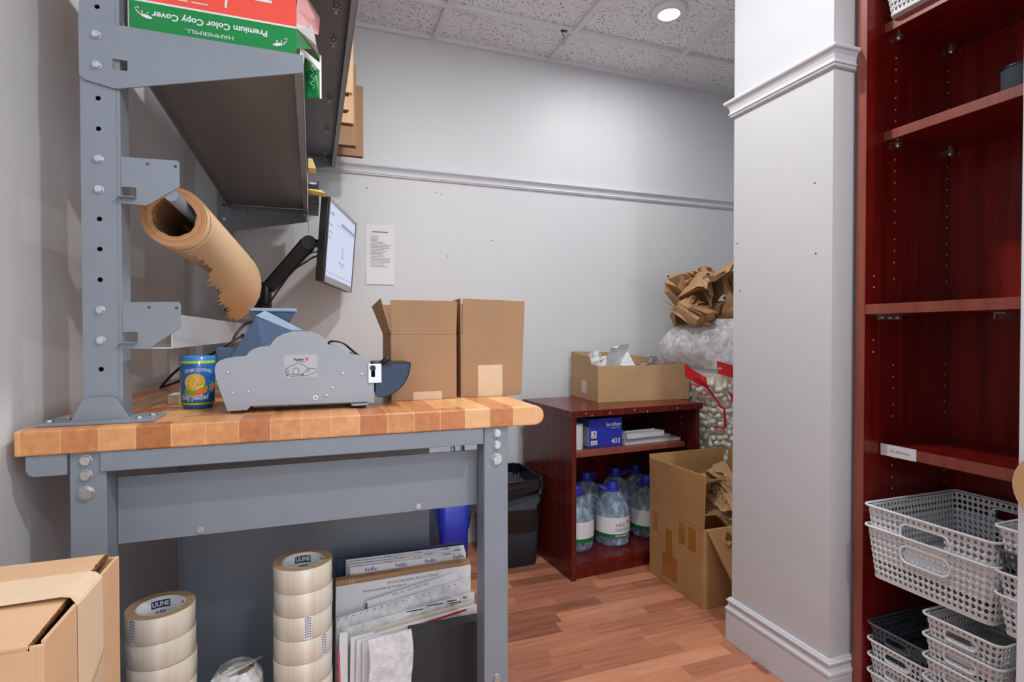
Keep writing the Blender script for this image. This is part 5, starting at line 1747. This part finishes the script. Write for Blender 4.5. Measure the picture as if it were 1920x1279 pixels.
# ------------------------------------------------------------------ tall mahogany bookcase at the right
TBK = thing('tall_bookcase', 'tall mahogany bookcase along the right wall beside the pillar', 'bookcase', (1.41, 1.097, 0))
LEAN = 0.0
FX, BKX, YL, YR, BH = 1.41, 1.765, 1.097, 0.20, 2.2
B().box(FX, BKX, YL - 0.027, YL, 0, BH).build('side_panel', M['mahogany_tall'], TBK, bevel=0.0015)
B().box(FX - 0.001, FX + 0.0, YL - 0.0268, YL - 0.0002, 0, BH).build('edge_band', M['mahogany_edge'], TBK)
B().box(FX, BKX, YR, YR + 0.027, 0, BH).build('side_panel', M['mahogany_tall'], TBK, bevel=0.0015)
B().box(BKX - 0.012, BKX, YR + 0.027, YL - 0.027, 0, BH).build('back_panel', M['mahogany_tall'], TBK)
B().box(FX, BKX, YR, YL, BH, BH + 0.027).build('top_panel', M['mahogany_tall'], TBK)
for xs, z0, z1 in ((1.475, 1.869, 1.893), (1.476, 1.575, 1.600), (FX + 0.001, 1.101, 1.127), (1.472, 0.716, 0.744), (1.475, 0.388, 0.4145), (FX + 0.001, 0.025, 0.05)):
    s_ = B().box(xs + 0.0015, BKX - 0.012, YR + 0.0275, YL - 0.0275, z0, z1).build('shelf', M['mahogany_tall'], TBK, bevel=0.0008)
    B().box(xs, xs + 0.0015, YR + 0.0275, YL - 0.0275, z0, z1).build('edge_band', M['mahogany_edge'], s_)
B().box(FX + 0.02, FX + 0.04, YR + 0.027, YL - 0.027, 0, 0.025).build('kick_board', M['mahogany_tall'], TBK)
b = B()
for xq, zr in ((1.521, ((1.18, 1.56), (1.61, 1.84), (0.80, 0.99), (0.56, 0.71))), (1.738, ((1.18, 1.56), (1.61, 1.84), (0.80, 0.99), (0.56, 0.71)))):
    for z0, z1 in zr:
        z = z1 - 0.03
        k = 0
        while z > z0:
            b.cyl((xq, YL - 0.0276, z), (xq, YL - 0.0266, z), 0.0022, n=8)
            k += 1
            z -= 0.032 if k % 3 else 0.046
for z in (1.205, 1.175, 1.03, 0.998):
    b.cyl((1.443, YL - 0.0276, z), (1.443, YL - 0.0266, z), 0.0024, n=8)
b.build('peg_holes', M['white'], TBK)
for z in (1.869, 1.575, 0.716):
    for xq in (1.521, 1.738):
        B().cyl((xq, YL - 0.027, z - 0.008), (xq, YL - 0.040, z - 0.008), 0.007, n=14).box(xq - 0.007, xq + 0.007, YL - 0.043, YL - 0.027, z - 0.0035, z).build('shelf_pin', M['chrome'], TBK)
for y0_, y1_, xx in ((1.068, 1.066, 0), ):
    b = B().box(1.462, 1.55, 1.045, 1.0695, 1.099, 1.101).box(1.462, 1.55, 1.0675, 1.0695, 1.085, 1.1)
    for k in range(3):
        b.cyl((1.475 + 0.03 * k, 1.0675, 1.092), (1.475 + 0.03 * k, 1.063, 1.092), 0.004, n=10)
    b.build('shelf_clip', M['chrome'], TBK)
b = B().box(1.62, 1.70, 0.86, 0.885, 1.099, 1.101).box(1.62, 1.70, 0.883, 0.885, 1.085, 1.1)
b.build('shelf_clip', M['chrome'], TBK)
lb_ = B().box(1.4695, 1.472, 0.972, 1.066, 0.7155, 0.7465).build('shelf_label', M['white'], TBK)
lettering('En Attente', 0.0115, M['greyink'], (1.4690, 1.013, 0.731), (0, -1, 0), (0, 0, 1), TBK)

cb = thing('black_cup', 'dark grey round cup on the upper shelf of the tall bookcase', 'cup', (1.63, 0.835, 1.6))
B().lathe([(0.0, 0.0005), (0.032, 0.0005), (0.036, 0.004), (0.038, 0.10), (0.036, 0.10), (0.033, 0.006), (0.0, 0.005)], (1.63, 0.84, 1.6), 28).build('cup_body', M['darkgrey'], cb)
B().lathe([(0.0383, 0.094), (0.0395, 0.097), (0.0395, 0.101), (0.037, 0.1015)], (1.63, 0.84, 1.6), 28).build('rim', M['black'], cb)


# ------------------------------------------------------------------ woven plastic baskets
def basket_proto(name, label, L, Wd, H, cell, mat, taper=0.012):
    """L along local y (front width), Wd along local x (depth going back), open top; lattice walls with octagonal holes.
    local origin: front-bottom centre; front face at x = 0 (rim), body inset"""
    t = thing(name, label, 'basket')
    r = 0.018

    def perim(inset):
        out = []
        for cx, cy, a in ((r + inset, -L / 2 + r + inset, 180), (Wd - r - inset, -L / 2 + r + inset, 270), (Wd - r - inset, L / 2 - r - inset, 0), (r + inset, L / 2 - r - inset, 90)):
            for k in range(5):
                q = R(a + 90 * k / 4)
                out.append(Vector((cx + r * math.cos(q), cy + r * math.sin(q), 0)))
        return out

    def sample(poly, n):
        P = poly + [poly[0]]
        d = [0]
        for a, c in zip(P[:-1], P[1:]):
            d.append(d[-1] + (c - a).length)
        out = []
        j = 0
        for k in range(n):
            s_ = d[-1] * k / n
            while d[j + 1] < s_:
                j += 1
            f = (s_ - d[j]) / max(1e-9, d[j + 1] - d[j])
            out.append(P[j].lerp(P[j + 1], f))
        return out

    per = 2 * (L + Wd)
    nc = int(per / cell)
    nr = max(3, int((H - 0.016) / cell))
    top, bot = perim(0.004), perim(0.004 + taper)
    ts, bs = sample(top, nc * 4), sample(bot, nc * 4)
    # sampled points start at the same corner, so they correspond
    z0, z1 = 0.006, H - 0.006

    def wp(u, v):
        """u in cells around, v 0..1 up"""
        k = int(round(u * 4)) % (nc * 4)
        p = bs[k].lerp(ts[k], v)
        return Vector((p.x, p.y, z0 + (z1 - z0) * v))

    def wpf(u, v):
        k0 = math.floor(u * 4)
        f = u * 4 - k0
        a = bs[k0 % (nc * 4)].lerp(ts[k0 % (nc * 4)], v)
        c = bs[(k0 + 1) % (nc * 4)].lerp(ts[(k0 + 1) % (nc * 4)], v)
        p = a.lerp(c, f)
        return Vector((p.x, p.y, z0 + (z1 - z0) * v))

    b = B()
    # where the hand slots go: middle of front (x=0 wall) and back
    d_front = None
    us = [wpf(k + 0.5, 0.9) for k in range(nc)]
    slot = set()
    wslot = L * 0.175
    for k in range(nc):
        p = us[k]
        if abs(p.y) < wslot and (p.x < 0.02 or p.x > Wd - 0.02):
            for rr in range(nr):
                v = (rr + 0.5) / nr
                if 0.56 < v < 0.82:
                    slot.add((k, rr))
    for k in range(nc):
        for rr in range(nr):
            if (k, rr) in slot:
                continue
            u0, v0, du, dv = k, rr / nr, 1, 1 / nr
            C = [(0, 0), (0.5, 0), (1, 0), (1, 0.5), (1, 1), (0.5, 1), (0, 1), (0, 0.5)]
            rad = 0.38 if (rr > 0 and rr < nr - 1) else 0.3
            Hh = [(0.5 + rad * math.cos(R(225 + 45 * q)), 0.5 + rad * math.sin(R(225 + 45 * q))) for q in range(8)]
            vs = [wpf(u0 + x * du, v0 + y * dv) for x, y in C] + [wpf(u0 + x * du, v0 + y * dv) for x, y in Hh]
            b.add(vs, [(q, (q + 1) % 8, 8 + (q + 1) % 8, 8 + q) for q in range(8)])
            # raised cane strands crossing in the corners
            if rr > 0:
                pass
    o = b.build('lattice', mat, t, world=False, solid=0.0022)
    # strands: diagonal canes on the outside of the wall
    sb_ = B()
    for k in range(nc):
        for rr in range(1, nr):
            if (k, rr) in slot or (k, rr - 1) in slot:
                continue
            c0 = wpf(k, rr / nr)
            ctr_ = Vector((Wd / 2, 0, c0.z))
            nv = (c0 - ctr_)
            for du, dv in ((0.3, 0.3), (0.3, -0.3)):
                a = wpf(k - du, (rr - dv) / nr)
                c = wpf(k + du, (rr + dv) / nr)
                tdir = (c - a).normalized()
                out = Vector((nv.x / (Wd * Wd), nv.y / (L * L), 0)).normalized()
                # use the dominant wall normal
                w2 = wpf(k + 0.2, rr / nr) - wpf(k - 0.2, rr / nr)
                out = Vector((w2.y, -w2.x, 0)).normalized()
                if out.dot(nv) < 0:
                    out = -out
                sd2 = tdir.cross(out) * 0.0009
                h = out * 0.0021
                sb_.add([a - sd2, a + sd2, c + sd2, c - sd2, a - sd2 + h * 0.6, a + sd2 + h * 0.6, c + sd2 + h * 0.6, c - sd2 + h * 0.6, (a + c) / 2 - sd2 + h, (a + c) / 2 + sd2 + h],
                        [(4, 5, 9, 8), (8, 9, 6, 7), (0, 4, 8, 7, 3), (1, 2, 6, 9, 5)])
    sb_.build('cane_strands', mat, t, world=False)
    # rim and base
    rb = B()
    Pp = perim(0.0)
    rb.tube([Vector((p.x, p.y, H - 0.003)) for p in Pp + [Pp[0], Pp[1]]], 0.0032, 8)
    rb.build('rim', mat, t, world=False)
    bb = B()
    n_ = len(perim(0))
    bo = perim(0.003 + taper)
    vs = [Vector((p.x, p.y, 0.0)) for p in bo] + [Vector((p.x, p.y, 0.008)) for p in perim(0.002 + taper)]
    bb.add(vs, [(k, (k + 1) % n_, n_ + (k + 1) % n_, n_ + k) for k in range(n_)])
    bb.add(vs[:n_], [tuple(range(n_))[::-1]])
    vs2 = [Vector((v.x, v.y, 0.002)) for v in vs[:n_]]
    bb.add(vs2, [tuple(range(n_))])
    bb.build('base', mat, t, world=False)
    # hand slots: a frame round each opening
    for xx in (0.004, Wd - 0.004):
        hz0, hz1 = z0 + (z1 - z0) * 0.52, z0 + (z1 - z0) * 0.86
        xo = taper * 0.28 if xx < 0.02 else -taper * 0.28
        pts = rrect(-wslot - 0.004, wslot + 0.004, hz0, hz1, (hz1 - hz0) * 0.45)
        hb = B()
        hb.tube([Vector((xx + xo * 1.0 + (0.0 if xx > 0.02 else -0.001), y, z)) for y, z in pts + pts[:2]], 0.0034, 8)
        hb.build('handle', mat, t, world=False)
    return t


def recolor(root, mat):
    for ch in root.children:
        ch.data = ch.data.copy()
        ch.data.materials[0] = mat


def set_basket(proto, used, loc, rz, lab, grp):
    if not used:
        proto.location = loc
        proto.rotation_euler = (0, 0, rz)
        proto['label'] = lab
        proto['group'] = grp
        return proto
    return dup(proto, loc, rz, lab, grp)


large = basket_proto('storage_basket', 'x', 0.30, 0.365, 0.136, 0.0138, M['lightbasket'])
set_basket(large, 0, (1.358, 0.882, 0.4155), 0, 'lower of the two large pale woven baskets', 'large woven baskets')
set_basket(large, 1, (1.358, 0.882, 0.4155 + 0.0535), 0, 'upper of the two large pale woven baskets', 'large woven baskets')
small = basket_proto('storage_basket', 'x', 0.165, 0.25, 0.086, 0.0125, M['lightbasket'], 0.010)
smalld = basket_proto('storage_basket', 'x', 0.165, 0.25, 0.086, 0.0125, M['darkbasket'], 0.010)
usedL = usedD = 0
ordn = ['top', 'second', 'third', 'fourth', 'fifth', 'sixth', 'seventh']
for nm, x, yc, zb, n, step, darks in (('bottom shelf stack next to the bookcase side', 1.414, 0.9825, 0.0505, 4, 0.0435, (3,)), ('middle stack on the bottom shelf', 1.357, 0.8025, 0.0505, 6, 0.0504, ()),
                                      ('stack beside the large pale baskets', 1.357, 0.6575, 0.4155, 4, 0.0475, (2,)), ('right stack on the bottom shelf', 1.385, 0.680 - 0.01, 0.0505, 5, 0.048, (4,))):
    if nm.startswith('right'):
        yc = 0.6335
    for k in range(n):
        idx = n - 1 - k
        dark = k in darks
        lab = '%s small %s woven basket%s %s' % (ordn[idx], 'slate grey' if dark else 'pale', ' of the' if idx == 0 else ' from the top,', nm)
        loc = (x + 0.001 * (k % 2), yc, zb + step * k)
        if dark:
            set_basket(smalld, usedD, loc, 0, lab, 'small woven baskets')
            usedD = 1
        else:
            set_basket(small, usedL, loc, 0, lab, 'small woven baskets')
            usedL = 1
# basket on the upper shelf, just its bottom corner in view
dup(small, (1.44, 0.975, 1.8935), 0, 'pale woven basket on the high shelf at the top of the bookcase', 'small woven baskets')

# roll of tan tape hanging on the white jamb at the right edge
tr_ = thing('tan_tape_roll', 'tan tape roll on the white jamb at the right edge', 'tape roll', (1.165, 0.55, 0.786))
n = 40
b = B()
vs = []
for x, r in ((1.1795, 0.026), (1.1795, 0.058), (1.160, 0.058), (1.160, 0.026)):
    for k in range(n):
        a = 2 * PI * k / n
        vs.append((x, 0.545 + r * math.cos(a), 0.786 + r * 1.06 * math.sin(a)))
b.add(vs, [(j * n + k, j * n + (k + 1) % n, ((j + 1) % 4) * n + (k + 1) % n, ((j + 1) % 4) * n + k) for j in range(4) for k in range(n)])
b.build('tape', M['kraft'], tr_)
B().cyl((1.18, 0.545, 0.807), (1.155, 0.545, 0.807), 0.003, n=10).build('peg', M['zinc'], tr_)
